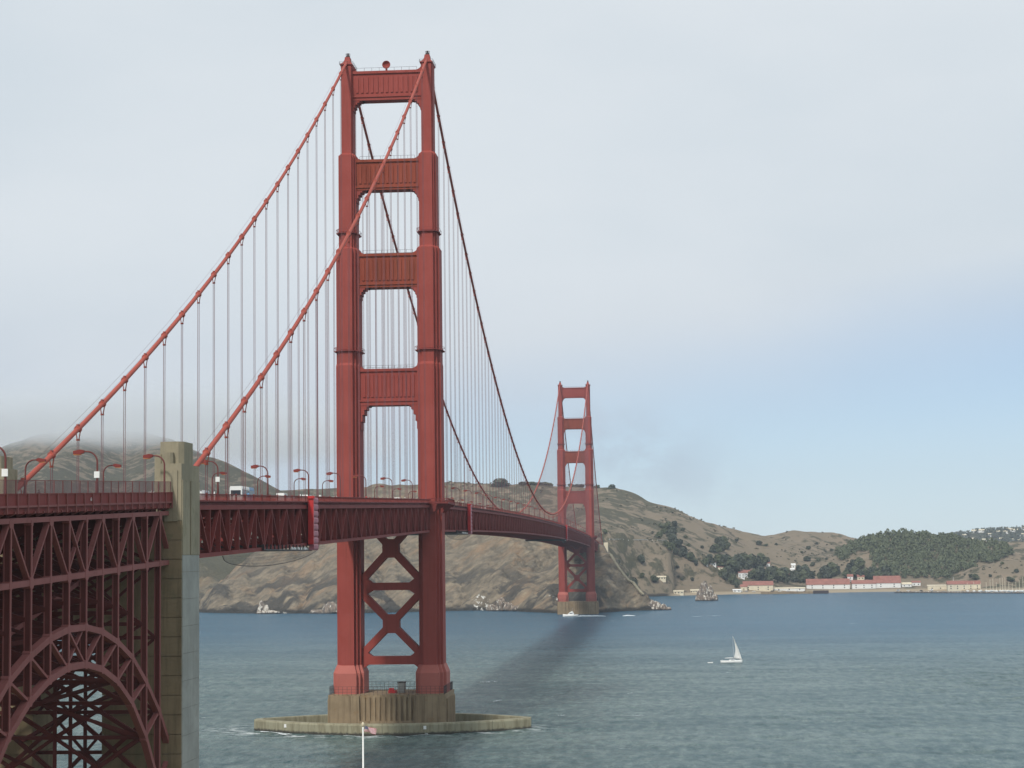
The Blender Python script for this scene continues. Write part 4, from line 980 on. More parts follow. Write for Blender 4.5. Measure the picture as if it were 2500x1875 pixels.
# ---- walkers on the near sidewalk
def person_mesh(cl, tr):
    mb = MB()
    return mb
def make_person(loc, cloth, trou, label, rz):
    t = thing('person', label, 'person', loc, rz, 'walkers on the near sidewalk')
    # one continuous body grown over a joint skeleton
    J = {'pel': (0, 0, 0.95), 'che': (0, 0, 1.28), 'nk': (0, 0, 1.48), 'hd': (0, 0.02, 1.60), 'top': (0, 0.02, 1.72)}
    vs = [J['pel'], J['che'], J['nk'], J['hd'], J['top']]; es = [(0, 1), (1, 2), (2, 3), (3, 4)]; rad = [(0.15, 0.11), (0.19, 0.12), (0.06, 0.06), (0.095, 0.11), (0.07, 0.08)]
    for s in (-1, 1):
        b = len(vs)
        vs += [(s*0.2, 0, 1.42), (s*0.25, 0.02, 1.14), (s*0.24, 0.12, 0.9), (s*0.1, 0, 0.88), (s*0.11, 0.03*s, 0.5), (s*0.11, 0.02*s, 0.08), (s*0.11, 0.16+0.02*s, 0.04)]
        es += [(1, b), (b, b+1), (b+1, b+2), (0, b+3), (b+3, b+4), (b+4, b+5), (b+5, b+6)]
        rad += [(0.06, 0.06), (0.045, 0.045), (0.035, 0.035), (0.09, 0.09), (0.065, 0.065), (0.045, 0.045), (0.04, 0.03)]
    me = bpy.data.meshes.new('body'); me.from_pydata(vs, es, []); me.materials.append(cloth)
    o = bpy.data.objects.new('body', me); COL.objects.link(o); o.parent = t
    md = o.modifiers.new('skin', 'SKIN'); sv = me.skin_vertices[0].data
    for i, r_ in enumerate(rad): sv[i].radius = r_; sv[i].use_root = (i == 0)
    o.modifiers.new('sub', 'SUBSURF').levels = 1
    hair = MB().tube([(0, 0.0, 1.62), (0, -0.01, 1.70), (0, 0.0, 1.76)], [0.125, 0.125, 0.06], 8).build('hair', trou, None)
    hair.parent = t
    return t
cols = [('white', M_WHITE), ('red', M_RED), ('blue', M_BLUE), ('dark', M_DARK), ('pink', M_PINK)]
PY = [(-409, 3, 'walker in dark clothes behind the fence by the lamp at the left edge'), (-354, 0, 'walker in white behind the fence left of the tan pylon'), (-322, 0, 'walker in white at the rail just right of the tan pylon'), (-312, 0, 'walker in white beside the signed lamp right of the pylon'),
      (-298, 3, 'walker in dark clothes at the rail below the right main cable'), (-284, 2, 'walker in blue at the rail left of the bus'), (-231, 0, 'walker in white at the rail left of the ladder tower'), (-207, 0, 'walker in white at the rail right of the ladder tower'),
      (-150, 4, 'walker in pink at the rail left of the near tower'), (-138, 1, 'walker in red at the rail left of the near tower'), (-62, 0, 'walker in white on the near walk below the near tower'), (-30, 3, 'walker in dark clothes closest to the near tower')]
for y_, c, lab in PY: make_person((13.2, y_, R(y_)-1.14), cols[c][1], M_DARK, lab, random.uniform(-1.5, 1.5))

# ---- flagpole in the foreground
fp = thing('flagpole', 'slim white flagpole rising from the bottom edge in front of the near pier', 'flagpole', (68.36, -494.5, 20))
MB().tube([(68.36, -494.5, 20), (68.36, -494.5, 32), (68.36, -494.5, 43.0)], [0.13, 0.10, 0.06], 10).build('pole', M_WHITE, fp, smooth=True)
MB().tube([(68.36, -494.5, 43.0), (68.36, -494.5, 43.12), (68.36, -494.5, 43.3), (68.36, -494.5, 43.4)], [0.05, 0.11, 0.11, 0.03], 10).build('finial', M_OFFW, fp, smooth=True)
def flag_fn(gg, b, t):
    uv = gg.n('ShaderNodeTexCoord').outputs['UV']; u, v, _ = gg.sep(uv)
    stripe = gg.m('LESS_THAN', gg.m('FRACT', gg.m('MULTIPLY', v, 6.5)), 0.5)
    c = gg.mix(stripe, (0.70, 0.66, 0.66), (0.42, 0.05, 0.07))
    can = gg.m('MULTIPLY', gg.m('LESS_THAN', u, 0.4), gg.m('GREATER_THAN', v, 0.462))
    fu = gg.m('SUBTRACT', gg.m('FRACT', gg.m('MULTIPLY', u, 15)), 0.5); fv = gg.m('SUBTRACT', gg.m('FRACT', gg.m('MULTIPLY', v, 9.3)), 0.5)
    star = gg.m('LESS_THAN', gg.m('ADD', gg.m('MULTIPLY', fu, fu), gg.m('MULTIPLY', fv, fv)), 0.045)
    t.links.new(gg.mix(can, c, gg.mix(star, (0.05, 0.06, 0.16), (0.7, 0.7, 0.7))), b.inputs['Base Color']); b.inputs['Roughness'].default_value = 0.8
M_FLAG = mat('flag_cloth', flag_fn)
nu, nv = 18, 10; vs = []; fs = []; uvs = []
for j in range(nv+1):
    for i in range(nu+1):
        u, v = i/nu, j/nv
        droop = 0.20*u+0.06*u*u
        vs.append((0.09+1.0*u+0.05*math.sin(5*u+2*v), 0.16*math.sin(7*u+2.4*v)*min(1, 3*u), -0.72+0.46*v-droop)); uvs.append((u, v))
for j in range(nv):
    for i in range(nu): a = j*(nu+1)+i; fs.append((a, a+1, a+nu+2, a+nu+1))
fm = bpy.data.meshes.new('flag'); fm.from_pydata(vs, [], fs); ul = fm.uv_layers.new()
for l in fm.loops: ul.data[l.index].uv = uvs[l.vertex_index]
fm.materials.append(M_FLAG); fm.polygons.foreach_set('use_smooth', [True]*len(fm.polygons))
fo = link('flag', fm, None, (68.36, -494.5, 43.35)); fo.modifiers.new('thick', 'SOLIDIFY').thickness = 0.012
tag(fo, 'small stars and stripes flag drooping from the white flagpole', 'flag')

# ---- boats
M_FOAM = plain('foam', (0.72, 0.76, 0.77), 0.8, 0.1, 0.5)
def hull_mb(L, Bm, H, n=12, sheer=0.25, rake=0.15):
    rings = []
    for k in range(n+1):
        u = k/n; y_ = -L/2+L*u
        w = Bm/2*(1-max(0, (u-0.45)/0.55)**2.2)*(0.82+0.18*min(1, u*3)); w = max(w, 0.03)
        top = H*(1+sheer*(u-0.35)**2*3)
        rings.append([(-w*0.25, y_*(1-rake*0.5 if u > 0.9 else 1), -0.4), (w*0.25, y_*(1-rake*0.5 if u > 0.9 else 1), -0.4), (w*0.8, y_, 0.1), (w, y_, top), (-w, y_, top), (-w*0.8, y_, 0.1)])
    return MB().loft(rings)
sb = thing('sailboat', 'white sailboat with one curved white sail on the open bay', 'sailboat', (123.3, 384.7, 0), RAD(-82))
link('hull', hull_mb(11.4, 3.3, 1.25).mesh('hull', M_WHITE, True), sb)
ck = link('cabin', MB().loft([[(-0.9, -1.2, 1.2), (0.9, -1.2, 1.2), (0.9, 2.6, 1.2), (-0.9, 2.6, 1.2)], [(-0.75, -0.9, 1.75), (0.75, -0.9, 1.75), (0.65, 1.9, 1.65), (-0.65, 1.9, 1.65)]]).mesh('cabin', M_WHITE), sb)
for s in (-1, 1): link('cabin_window', MB().box(*sorted((s*0.84, s*0.9)), -0.5, 1.4, 1.38, 1.6).mesh('cabin_window', M_GLASS), ck)
link('mast', MB().tube([(0, 1.2, 1.2), (0, 0.9, 14.0)], [0.09, 0.06], 8).mesh('mast', M_CAR['silver']), sb)
link('boom', MB().tube([(0, 1.1, 2.4), (0.2, -3.6, 2.4)], 0.07, 6).mesh('boom', M_CAR['silver']), sb)
link('furled_sail', MB().tube([(0, 1.0, 2.62), (0.1, -1.2, 2.68), (0.2, -3.4, 2.6)], [0.2, 0.17, 0.1], 8).mesh('furled_sail', M_WHITE, True), sb)
vs = []; fs = []; n = 14; m_ = 6                                    # billowing headsail from bow to masthead
for j in range(n+1):
    v = j/n
    luff = Vector((0, 5.5, 1.5)).lerp(Vector((0, 1.0, 13.6)), v)
    wid = (1-v)**0.8*4.6*(0.55+0.45*(1-v)) + 0.05
    for i in range(m_+1):
        u = i/m_
        bel = 1.7*math.sin(math.pi*v*0.92+0.12)*(0.35+0.65*u)
        vs.append((-1.25*math.sin(math.pi*min(1, u*0.9))*(1-0.5*v)-0.5*u, luff.y-wid*u*0.92+bel*0.55*(1 if u < 2 else 0), luff.z+0.35*u*(1-v)*2.0))
for j in range(n):
    for i in range(m_): a = j*(m_+1)+i; fs.append((a, a+1, a+m_+2, a+m_+1))
sm_ = bpy.data.meshes.new('sail'); sm_.from_pydata(vs, [], fs); sm_.materials.append(M_WHITE); sm_.polygons.foreach_set('use_smooth', [True]*len(sm_.polygons))
so_ = link('sail', sm_, sb); so_.modifiers.new('thick', 'SOLIDIFY').thickness = 0.03
link('rudder_rail', MB().tube([(-0.8, -4.9, 1.2), (-0.8, -4.9, 2.0), (0.8, -4.9, 2.0), (0.8, -4.9, 1.2)], 0.05, 5).mesh('rudder_rail', M_CAR['silver']), sb)
def foam_strip(pts, w, seed):
    r_ = random.Random(seed); L_ = []; Rr = []
    for i, (x_, y_) in enumerate(pts): k = w[i] if isinstance(w, list) else w; L_.append((x_-k*r_.uniform(0.1, 0.5)*0.3, y_+k*r_.uniform(0.35, 0.6))); Rr.append((x_+k*r_.uniform(0.1, 0.5)*0.3, y_-k*r_.uniform(0.35, 0.6)))
    vs_ = [(a, b, 0.06) for a, b in L_]+[(a, b, 0.06) for a, b in Rr]; n_ = len(pts)
    mb = MB(); mb.add(vs_, [(i, i+1, n_+i+1, n_+i) for i in range(n_-1)]); return mb
dg_ = thing('dinghy', 'tiny white dinghy towed behind the sailboat', 'dinghy', (112.3, 383.5, 0), RAD(-82))
link('hull', hull_mb(2.8, 1.3, 0.5).mesh('hull', M_WHITE, True), dg_)
mbt = thing('motorboat', 'white motor cruiser passing before the far tower, trailing a white wake', 'motorboat', (-2.5, 1196, 0), RAD(86))
link('hull', hull_mb(14.5, 4.2, 1.9).mesh('hull', M_WHITE, True), mbt)
cb = link('cabin', MB().loft([[(-1.6, -3.4, 1.9), (1.6, -3.4, 1.9), (1.4, 2.6, 1.9), (-1.4, 2.6, 1.9)], [(-1.5, -2.6, 4.1), (1.5, -2.6, 4.1), (1.1, 0.6, 4.1), (-1.1, 0.6, 4.1)]]).mesh('cabin', M_WHITE), mbt)
for s in (-1, 1): link('cabin_window', MB().box(*sorted((s*1.42, s*1.56)), -2.0, 0.6, 2.7, 3.4).mesh('cabin_window', M_GLASS), cb)
link('flybridge', MB().box(-1.2, 1.2, -2.3, -0.4, 4.1, 4.9).mesh('flybridge', M_WHITE), mbt)
link('antenna', MB().tube([(0.5, -1.6, 4.9), (0.5, -2.2, 8.0)], 0.05, 5).mesh('antenna', M_WHITE), mbt)
wk = foam_strip([(4+2.6*k, 1196.4+0.25*k) for k in range(12)], [6.5]*6+[5, 4.5, 4, 3, 2, 0.6], 5).tube([(4.5+2.6*k, 1195+0.2*k, 0.1) for k in range(11)], [0.5, 1.1, 1.2, 1.0, 1.1, 0.9, 1.0, 0.9, 0.7, 0.5, 0.15], 6).build('wake', M_FOAM); stuff(wk); tag(wk, 'white wake streak behind the motor cruiser', 'wake')
wk2 = foam_strip([(46+2.4*k, 1200+0.3*k) for k in range(6)], [0.5, 2.6, 3.4, 2.6, 1.6, 0.4], 6).tube([(46+2.4*k, 1199+0.3*k, 0.05) for k in range(6)], [0.15, 0.7, 0.9, 0.7, 0.5, 0.1], 6).build('wake', M_FOAM); stuff(wk2); tag(wk2, 'short broken patch of wake right of the motor cruiser', 'wake')
def onwater(dx, dy):
    px, py = dx*2500/2212., dy*2500/2212.; d = _F+_R2*((px-1250)/FPX)-_U2*((py-937.5)/FPX); k_ = -CAMP[2]/d.z
    return CAMP[0]+k_*d.x, CAMP[1]+k_*d.y
FO = [((447, 1323), (556, 1324), 2.6, 'white surf line at the foot of the cliff left of the near tower'), ((868, 1321), (900, 1321), 2.0, 'small surf patch at the cliff foot between the near tower legs'),
      ((1036, 1475), (1076, 1474), 2.8, 'white breaking crest right of the near tower legs'), ((1062, 1518), (1086, 1514), 2.2, 'small white crest above the right end of the fender ring'), ((1204, 1547), (1221, 1547), 1.3, 'tiny white crest right of the fender ring tip'),
      ((1336, 1548), (1408, 1547), 0.9, 'long thin streak of foam on open water right of the fender ring'), ((1072, 1458), (1082, 1458), 1.6, 'tiny white crest above the breaking crest'), ((1355, 1499), (1367, 1498), 1.0, 'tiny fleck of foam right of the shadow band'),
      ((555, 1584), (640, 1590), 2.4, 'broken white water along the left front of the fender ring'), ((895, 1585), (945, 1592), 1.2, 'thin foam line before the middle of the fender ring'), ((1485, 1333), (1560, 1330), 1.6, 'faint old wake far right of the motor cruiser')]
for i, (pa, pb, w, lab) in enumerate(FO):
    (xa, ya), (xb_, yb_) = onwater(*pa), onwater(*pb); n = 16; r_ = random.Random(60+i); mb = MB()
    for q in range(9):                                   # ragged overlapping slivers
        u0 = r_.uniform(0, 0.8); u1 = u0+r_.uniform(0.08, 0.3); u1 = min(1, u1); oy = r_.uniform(-1, 1)*w*0.8
        pts = [(xa+(xb_-xa)*(u0+(u1-u0)*k/5), ya+(yb_-ya)*(u0+(u1-u0)*k/5)+oy+r_.uniform(-0.2, 0.2)*w) for k in range(6)]
        t2 = foam_strip(pts, [0.08]+[w*r_.uniform(0.25, 0.8) for _ in range(4)]+[0.08], 100+i*20+q); wz = wave_h(np.array([v[0] for v in t2.v]), np.array([v[1] for v in t2.v])); mb.add([(v[0], v[1], 0.22+0.02*q+float(e)) for v, e in zip(t2.v, wz)], t2.f)
    if ya > 1000 and 'faint' not in lab: mb.tube([(xa+(xb_-xa)*k/n, ya+(yb_-ya)*k/n-2, 0.1) for k in range(n+1)], [0.1]+[r_.uniform(0.25, 0.95) for _ in range(n-1)]+[0.1], 6)
    s_ = stuff(mb.build('surf', M_FOAM)); tag(s_, lab, 'surf')
# ---- rocks
def rock_mesh(name, pts, seed, m):
    """faceted crag: convex blocks at pts (x,y,z,rx,ry,rz) roughened"""
    bm = bmesh.new(); r_ = random.Random(seed)
    for (x_, y_, z_, rx, ry, rz_) in pts:
        n0 = len(bm.verts)
        bmesh.ops.create_icosphere(bm, subdivisions=3, radius=1)
        bm.verts.ensure_lookup_table()
        for v in bm.verts[n0:]:
            c = v.co.copy(); q = 1+0.32*(vn3(c*1.7+Vector((seed, x_, y_)))-0.5)*2+0.16*(vn3(c*4+Vector((x_, seed, 0)))-0.5)*2
            v.co = Vector((x_+c.x*rx*q, y_+c.y*ry*q, z_+c.z*rz_*q))
    me = bpy.data.meshes.new(name); bm.to_mesh(me); bm.free(); me.materials.append(m); return me
def vn3(v):
    a = float(vnoise(np.array([v.x*1.0+v.z*0.7]), np.array([v.y-v.z*0.6]))[0]); b = float(vnoise(np.array([v.z*1.3+31.7]), np.array([v.x+v.y*1.1+5.2]))[0]); return 0.5*(a+b)
def rock_fn(white):
    def fn(gg, b, t):
        geo = gg.n('ShaderNodeNewGeometry'); p = geo.outputs['Position']; pz = gg.sep(p)[2]
        n = gg.noise(gg.mapping(p, (1, 1, 0.35)), 0.35, 5, 0.65); n2 = gg.noise(p, 1.2, 4)
        a = gg.mix(gg.mr(n, 0.35, 0.65), (0.12, 0.10, 0.085), (0.27, 0.21, 0.16))
        a = gg.mix(gg.m('MULTIPLY', gg.mr(gg.noise(gg.mapping(p, (1, 1, 0.5)), 0.5, 4, 0.6), white, white+0.05), 0.95), a, (0.62, 0.58, 0.50))
        a = gg.mix(gg.mr(gg.m('ADD', pz, gg.m('MULTIPLY', n2, 2)), 3.0, 1.6), a, (0.045, 0.042, 0.04))
        t.links.new(a, b.inputs['Base Color']); b.inputs['Roughness'].default_value = 0.95
        t.links.new(gg.bump(n2, 0.8, 0.8), b.inputs['Normal'])
    return fn
M_ROCKW = mat('guano_rock', rock_fn(0.54)); M_ROCK = mat('shore_rock', rock_fn(0.57))
def rock(name, label, pts, seed, m):
    x0, y0 = pts[0][0], pts[0][1]
    o = link(name, rock_mesh(name, [(a-x0, b-y0, *r) for a, b, *r in pts], seed, m), None, (x0, y0, 0)); return tag(o, label, 'rock')
rock('sea_stack', 'jagged pointed sea stack streaked white, standing off the bay beach', [(132, 1770, 5, 6, 6, 21), (127, 1768, 2, 5, 5, 12), (138, 1771, 3, 4.5, 5, 14), (124, 1766, 1, 3.5, 4, 6), (143, 1770, 0, 4, 4, 8.5), (134, 1764, 0, 8, 4, 6)], 4, M_ROCKW)
rock('shore_crag', 'pale lumpy rocks at the tip of the point right of the far tower', [(76, 1385, 1, 7, 6, 8), (83, 1384, 0, 4, 4, 6), (70, 1386, 1, 6, 6, 9), (88, 1382, 0, 3.5, 3, 3)], 9, M_ROCKW)
rock('shore_crag', 'white guano covered rock at the waterline left of the near tower', [(-338, 1398, 1, 5, 5, 11), (-333, 1399, 1, 3, 4, 8), (-336, 1394, 0, 8, 4, 3), (-326, 1396, 0, 9, 5, 4)], 12, mat('white_rock', rock_fn(0.47)))
rock('shore_crag', 'white stained boulders at the cliff foot between the towers', [(-86, 1408, 4, 6, 5, 10), (-78, 1404, 2, 6, 5, 7), (-96, 1414, 1, 6, 5, 6), (-70, 1396, 1, 5, 5, 5)], 15, mat('white_boulder', rock_fn(0.56)))
rock('shore_crag', 'dark rock point at the waterline just left of the near tower', [(-262, 1382, 2, 10, 7, 9), (-250, 1384, 1, 12, 6, 6), (-276, 1385, 0, 9, 6, 4)], 18, M_ROCK)

def hit(dx, dy, y0=1950., y1=3300.):
    """ground point of the far shore seen at photograph position (dx, dy)"""
    px, py = dx*2500/2212., dy*2500/2212.
    d = _F+_R2*((px-1250)/FPX)-_U2*((py-937.5)/FPX); t_ = np.arange(y0, y1, 3.0); k_ = (t_-CAMP[1])/d.y
    X_ = CAMP[0]+k_*d.x; Z_ = CAMP[2]+k_*d.z; below = np.where(height(X_, t_) >= Z_)[0]
    i_ = below[0] if len(below) else len(t_)-1
    return float(X_[i_]), float(t_[i_]), float(height(X_[i_:i_+1], t_[i_:i_+1])[0])
# ---- far shore: headland road, beach, breakwater, buildings
ab = thing('bridge_abutment', 'pale concrete abutment where the far deck meets the headland', 'abutment', (12, 1640, 30))
MB().box(-17, 14.5, 1619, 1650, 30, R(1625)-1.8).build('abutment_block', M_CONC, ab)
for yy in (1621, 1634): MB().box(15.2, 19.5, yy, yy+5, 28, R(1625)+4).build('tower_block', M_OFFW, ab)
gr = thing('guard_rail', 'thin white guard rail along the headland road right of the far tower', 'guard rail', (50, 2240, 70))
pts_ = [hit(1316+10.4*k, 1167+0.12*k) for k in range(13)]
gm = MB(); pm = MB()
for (a, b, c), (a2, b2, c2) in zip(pts_[:-1], pts_[1:]):
    if abs(b-b2) < 60 and int(a*0.37) % 3: gm.bar((a, b, c+1.0), (a2, b2, c2+1.0), 0.4, 0.9, (0, 1, 0))
gm.build('rail', M_COAT, gr)
for a, b, c in pts_: pm.box(a-0.2, a+0.2, b-0.2, b+0.2, c-1, c+1.0)
pm.build('rail_post', M_WHITE, gr)
def tri_gable(x0, x1, y0, y1, z0, z1, over=0.6):
    return MB().add([(x0-over, y0-over, z0), (x1+over, y0-over, z0), (x1+over, y1+over, z0), (x0-over, y1+over, z0), (x0-over, (y0+y1)/2, z1), (x1+over, (y0+y1)/2, z1)], [(0, 1, 5, 4), (2, 3, 4, 5), (0, 4, 3), (1, 2, 5), (3, 2, 1, 0)])
def house(x0, w, y0, dpt, hw, hr, label, cat='house', wall=M_WHITE, roof=M_ROOF, nwin=3, base=None, chim=False, group='buildings along the far shore'):
    if base is None: x0, y0, zb = hit(x0, y0); x0 -= w/2
    else: zb = hz(x0+w/2, y0)+0.2
    t = thing('house' if cat == 'house' else cat.replace(' ', '_'), label, cat, (x0+w/2, y0+dpt/2, zb), 0, group)
    wl = MB().box(x0, x0+w, y0, y0+dpt, zb-4, zb+hw).build('wall', wall, t)
    rf = tri_gable(x0, x0+w, y0, y0+dpt, zb+hw, zb+hw+hr).build('roof', roof, t)
    if chim: MB().box(x0+w*0.3, x0+w*0.3+1.0, y0+dpt*0.4, y0+dpt*0.4+1.0, zb+hw, zb+hw+hr+1.6).build('chimney', M_OFFW, rf)
    for k in range(nwin):
        xx = x0+w*(k+0.5)/nwin
        wi = MB().box(xx-0.7, xx+0.7, y0-0.12, y0+0.05, zb+1.0, zb+2.6).build('window', M_GLASS, t)
        if hw > 5.5: MB().box(xx-0.7, xx+0.7, y0-0.12, y0+0.05, zb+4.0, zb+5.6).build('window', M_GLASS, t)
    return t
house(1638, 42, 1277, 12, 7.5, 6.0, 'cream waterfront building with long red roof at the left end of the shore', 'barracks', M_OFFW, nwin=3)
house(1607, 9, 1276, 9, 5.0, 3.5, 'low cream annex at the left end of the long waterfront building', 'annex', M_OFFW, nwin=1)
house(1602, 9, 1251, 9, 8.0, 4.5, 'white house with red roof up the slope above the beach', nwin=2, chim=True)
house(1616, 10, 1252, 9, 7.0, 4.0, 'white house with red roof right beside the one above the beach', nwin=2)
house(1592, 11, 1280, 6, 3.0, 1.4, 'low white shed at the water edge by the beach end', 'shed', M_WHITE, M_WHITE, 2)
house(1705, 44, 1277, 8, 3.2, 1.6, 'long low white shed behind the breakwater', 'shed', M_WHITE, M_OFFW, 3)
house(287, 62, 2240, 15, 6.2, 8.5, 'long white storehouse with broad red roof, left one of the pair', 'storehouse', M_WHITE, nwin=4, base=4)
house(352, 34, 2238, 14, 7.0, 5.5, 'white storehouse with red roof in the middle of the shore row', 'storehouse', M_WHITE, nwin=3, base=4)
house(384, 38, 2241, 16, 6.6, 10.5, 'white storehouse with tall red roof, right one of the pair', 'storehouse', M_WHITE, nwin=2, base=4)
house(424, 14, 2246, 10, 4.0, 2.6, 'small white building just right of the tall red roof', 'house', M_WHITE, M_OFFW, 2, base=4)
house(440, 12, 2255, 10, 4.5, 2.6, 'small white cottage half hidden below the wooded knoll', base=6, nwin=2)
house(2032, 36, 1274, 10, 5.5, 1.2, 'flat cream shed by the mast near the marina', 'shed', M_OFFW, M_OFFW, 3)
house(2083, 46, 1274, 12, 7.4, 5.0, 'cream two storey boathouse with red roof behind the marina', 'boathouse', M_OFFW, nwin=5)
house(1837, 8, 1256, 7, 7.0, 3.5, 'small white house peeping above the long red roof', nwin=1)
house(1860, 10, 1257, 8, 7.0, 3.5, 'cream house peeping above the long red roof', 'house', M_OFFW, M_ROOF, 2)
house(1524, 7, 1224, 7, 6, 3.0, 'white house at the left end of the tree row', 'house', M_WHITE, M_WHITE, 2)
house(1541, 8, 1225, 7, 5, 3.0, 'white house second from the left end of the tree row', nwin=2)
house(1568, 6, 1229, 7, 4, 2.2, 'small white cottage between dark trees above the beach slope', 'house', M_WHITE, M_WHITE, 2)
house(1557, 8, 1237, 7, 4.5, 3.0, 'orange roofed cottage left of the white red-roofed houses', 'cottage', M_OFFW, M_ROOF, 1)
house(1634, 7, 1248, 7, 6.5, 3.6, 'white gabled house among the dark trees in the middle of the row', 'house', M_WHITE, M_WHITE, 2)
house(1659, 6, 1225, 7, 5.5, 3.0, 'white house high among the trees right of the waterfront building', nwin=1)
house(1712, 9, 1252, 8, 5.5, 4.0, 'red roofed house among the trees left of the long storehouse', 'house', M_PINK, M_ROOF, 2)
house(1714, 6, 1227, 7, 4.5, 2.4, 'upper white house on the slope behind the long storehouse', 'house', M_WHITE, M_WHITE, 1)
house(1712, 6, 1236, 7, 4.0, 2.2, 'lower white house on the slope behind the long storehouse', 'house', M_WHITE, M_WHITE, 1)
tag(MB().loft([[(a, y_, b) for a, b in ((216, -3), (216, 3.0), (219, 3.4))]+[(306, y_, 3.0), (308, y_, -3)] for y_ in (2128, 2136)]).build('sea_wall', M_PIER), 'dark straight quay wall running out from the cream waterfront building', 'quay')
tag(MB().box(288, 309, 2120, 2127.5, -3, 4.2).build('quay_head', M_DARK), 'dark timber head at the outer end of the quay', 'quay')
bw_pts = [(*onwater(1940+8.6*k+random.uniform(-1, 1), 1280.6+0.05*k), 0.2, random.uniform(3.2, 4.6), random.uniform(2.2, 3.2), random.uniform(1.6, 2.6)) for k in range(33)]
rock('breakwater', 'low pale rock breakwater in front of the marina at the right edge', bw_pts, 30, M_ROCKW)
tag(link('flag_mast', MB().tube([(0, 0, 0), (0, 0, 20)], [0.35, 0.2], 6).tube([(-3, 0, 14), (3, 0, 14)], 0.15, 5).mesh('flag_mast', M_WHITE), None, (*onwater(2060, 1277), 0)), 'single tall white mast standing before the cream shed', 'mast')
boat_h = hull_mb(12, 3.8, 2.0).mesh('hull', M_WHITE, True); boat_m = MB().tube([(0, 0.6, 1), (0, 0.6, 16)], [0.32, 0.22], 6).tube([(0, 0.5, 2.2), (0, -3.4, 2.2)], 0.12, 5).mesh('mast', M_OFFW); boat_c = MB().box(-0.9, 0.9, -1.5, 1.8, 1.1, 1.9).mesh('cabin', M_WHITE)
bx_ = [2090, 2104, 2118, 2131, 2139, 2146, 2153, 2161, 2166, 2172, 2180, 2187, 2195, 2203, 2211]
for i, x_ in enumerate(bx_):
    xy = onwater(x_, 1279.0-random.uniform(0, 0.8)); t = thing('moored_sailboat', 'moored sailboat with bare mast in the marina, %s from the cream boathouse' % ORD[i], 'sailboat', (xy[0], xy[1], 0), random.uniform(-0.6, 0.6), 'sailboats moored in the marina')
    link('hull', boat_h, t); m2 = link('mast', boat_m, t); m2.scale = (1, 1, random.uniform(0.75, 1.3)); link('cabin', boat_c, t)
for i, (x_, y_) in enumerate(((70, 2080), (90, 2092), (118, 2112))):
    house(x_, (14, 18, 12)[i], y_, 7, 3.4, 1.5, ('low pale shed at the left end of the bay beach', 'long pale shed on the bay beach behind the sea stack', 'small pale shed on the bay beach right of the sea stack')[i], 'shed', M_OFFW, M_OFFW, 4, base=max(2.5, hz(x_+7, y_+3)))

# ---- trees
def crown_mesh(name, rx, rz_, seed, m, nq=420, q=1.5, lobes=7):
    r_ = random.Random(seed); mb = MB(); L_ = []
    for k in range(lobes): a = r_.uniform(0, 6.28); d_ = r_.uniform(0, 0.6); L_.append((rx*d_*math.cos(a), rx*d_*math.sin(a), rz_*r_.uniform(0.55, 1.5), rx*r_.uniform(0.38, 0.62)))
    for k in range(nq):
        cx, cy, cz, rr = r_.choice(L_)
        while True:
            v = Vector((r_.uniform(-1, 1), r_.uniform(-1, 1), r_.uniform(-1, 1)))
            if 0.05 < v.length < 1: break
        v = v.normalized()*(v.length**0.35); p_ = Vector((cx, cy, cz))+Vector((v.x*rr, v.y*rr, v.z*rr*rz_/rx*1.0))
        n_ = (v+Vector((r_.uniform(-1, 1), r_.uniform(-1, 1), r_.uniform(-0.6, 1)))*0.7).normalized()
        a = n_.orthogonal().normalized(); b = n_.cross(a); s_ = q*r_.uniform(0.5, 1.2); an = r_.uniform(0, 6.28)
        a, b = a*math.cos(an)+b*math.sin(an), b*math.cos(an)-a*math.sin(an)
        mb.add([p_-a*s_, p_-b*s_*0.7+n_*0.25*s_, p_+a*s_, p_+b*s_*0.7+n_*0.25*s_], [(0, 1, 2, 3)])
    me = bpy.data.meshes.new(name); me.from_pydata(mb.v, [], mb.f); me.materials.append(m); return me
CR = [crown_mesh('crown', 5.5, 5.0, 40+i, M_LEAF if i % 2 else M_LEAFD) for i in range(4)]
TR = MB().tube([(0, 0, -1.5), (0.2, 0.1, 3), (0, 0, 7)], [0.5, 0.36, 0.2], 7).tube([(0.1, 0, 2.5), (1.8, 0.6, 6)], [0.22, 0.1], 5).tube([(0.1, 0, 3), (-1.6, -0.7, 6.4)], [0.2, 0.1], 5).mesh('trunk', M_BARK)
def tree(x_, y_, s_, label, v=0, wide=1.0, group=None, z=None, sz=None):
    t = thing('tree', label, 'tree', (x_, y_, hz(x_, y_) if z is None else z), random.uniform(0, 6.28), group)
    c = link('crown', CR[v % 4], t); c.scale = (s_*wide, s_*wide, s_ if sz is None else sz); tr = link('trunk', TR, t); tr.scale = (s_, s_, s_ if sz is None else sz)
    return t
GR = 'trees along the bay shore'
def c1p(a, b): return ((1450+a/4.022)/1.1302, (1150+b/4.022)/1.1302)
def c2p(a, b): return ((1950+a/4.022)/1.1302, (1250+b/4.022)/1.1302)
def ptree(q, r, label, v=0, group=None, tall=1.0):
    x_, y_, z_ = hit(*q); s_ = r*0.0285       # r: crown radius in enlarged-photo pixels at this range
    return tree(x_, y_, s_, label, v, 1.0, group, z_-0.5, s_*tall)
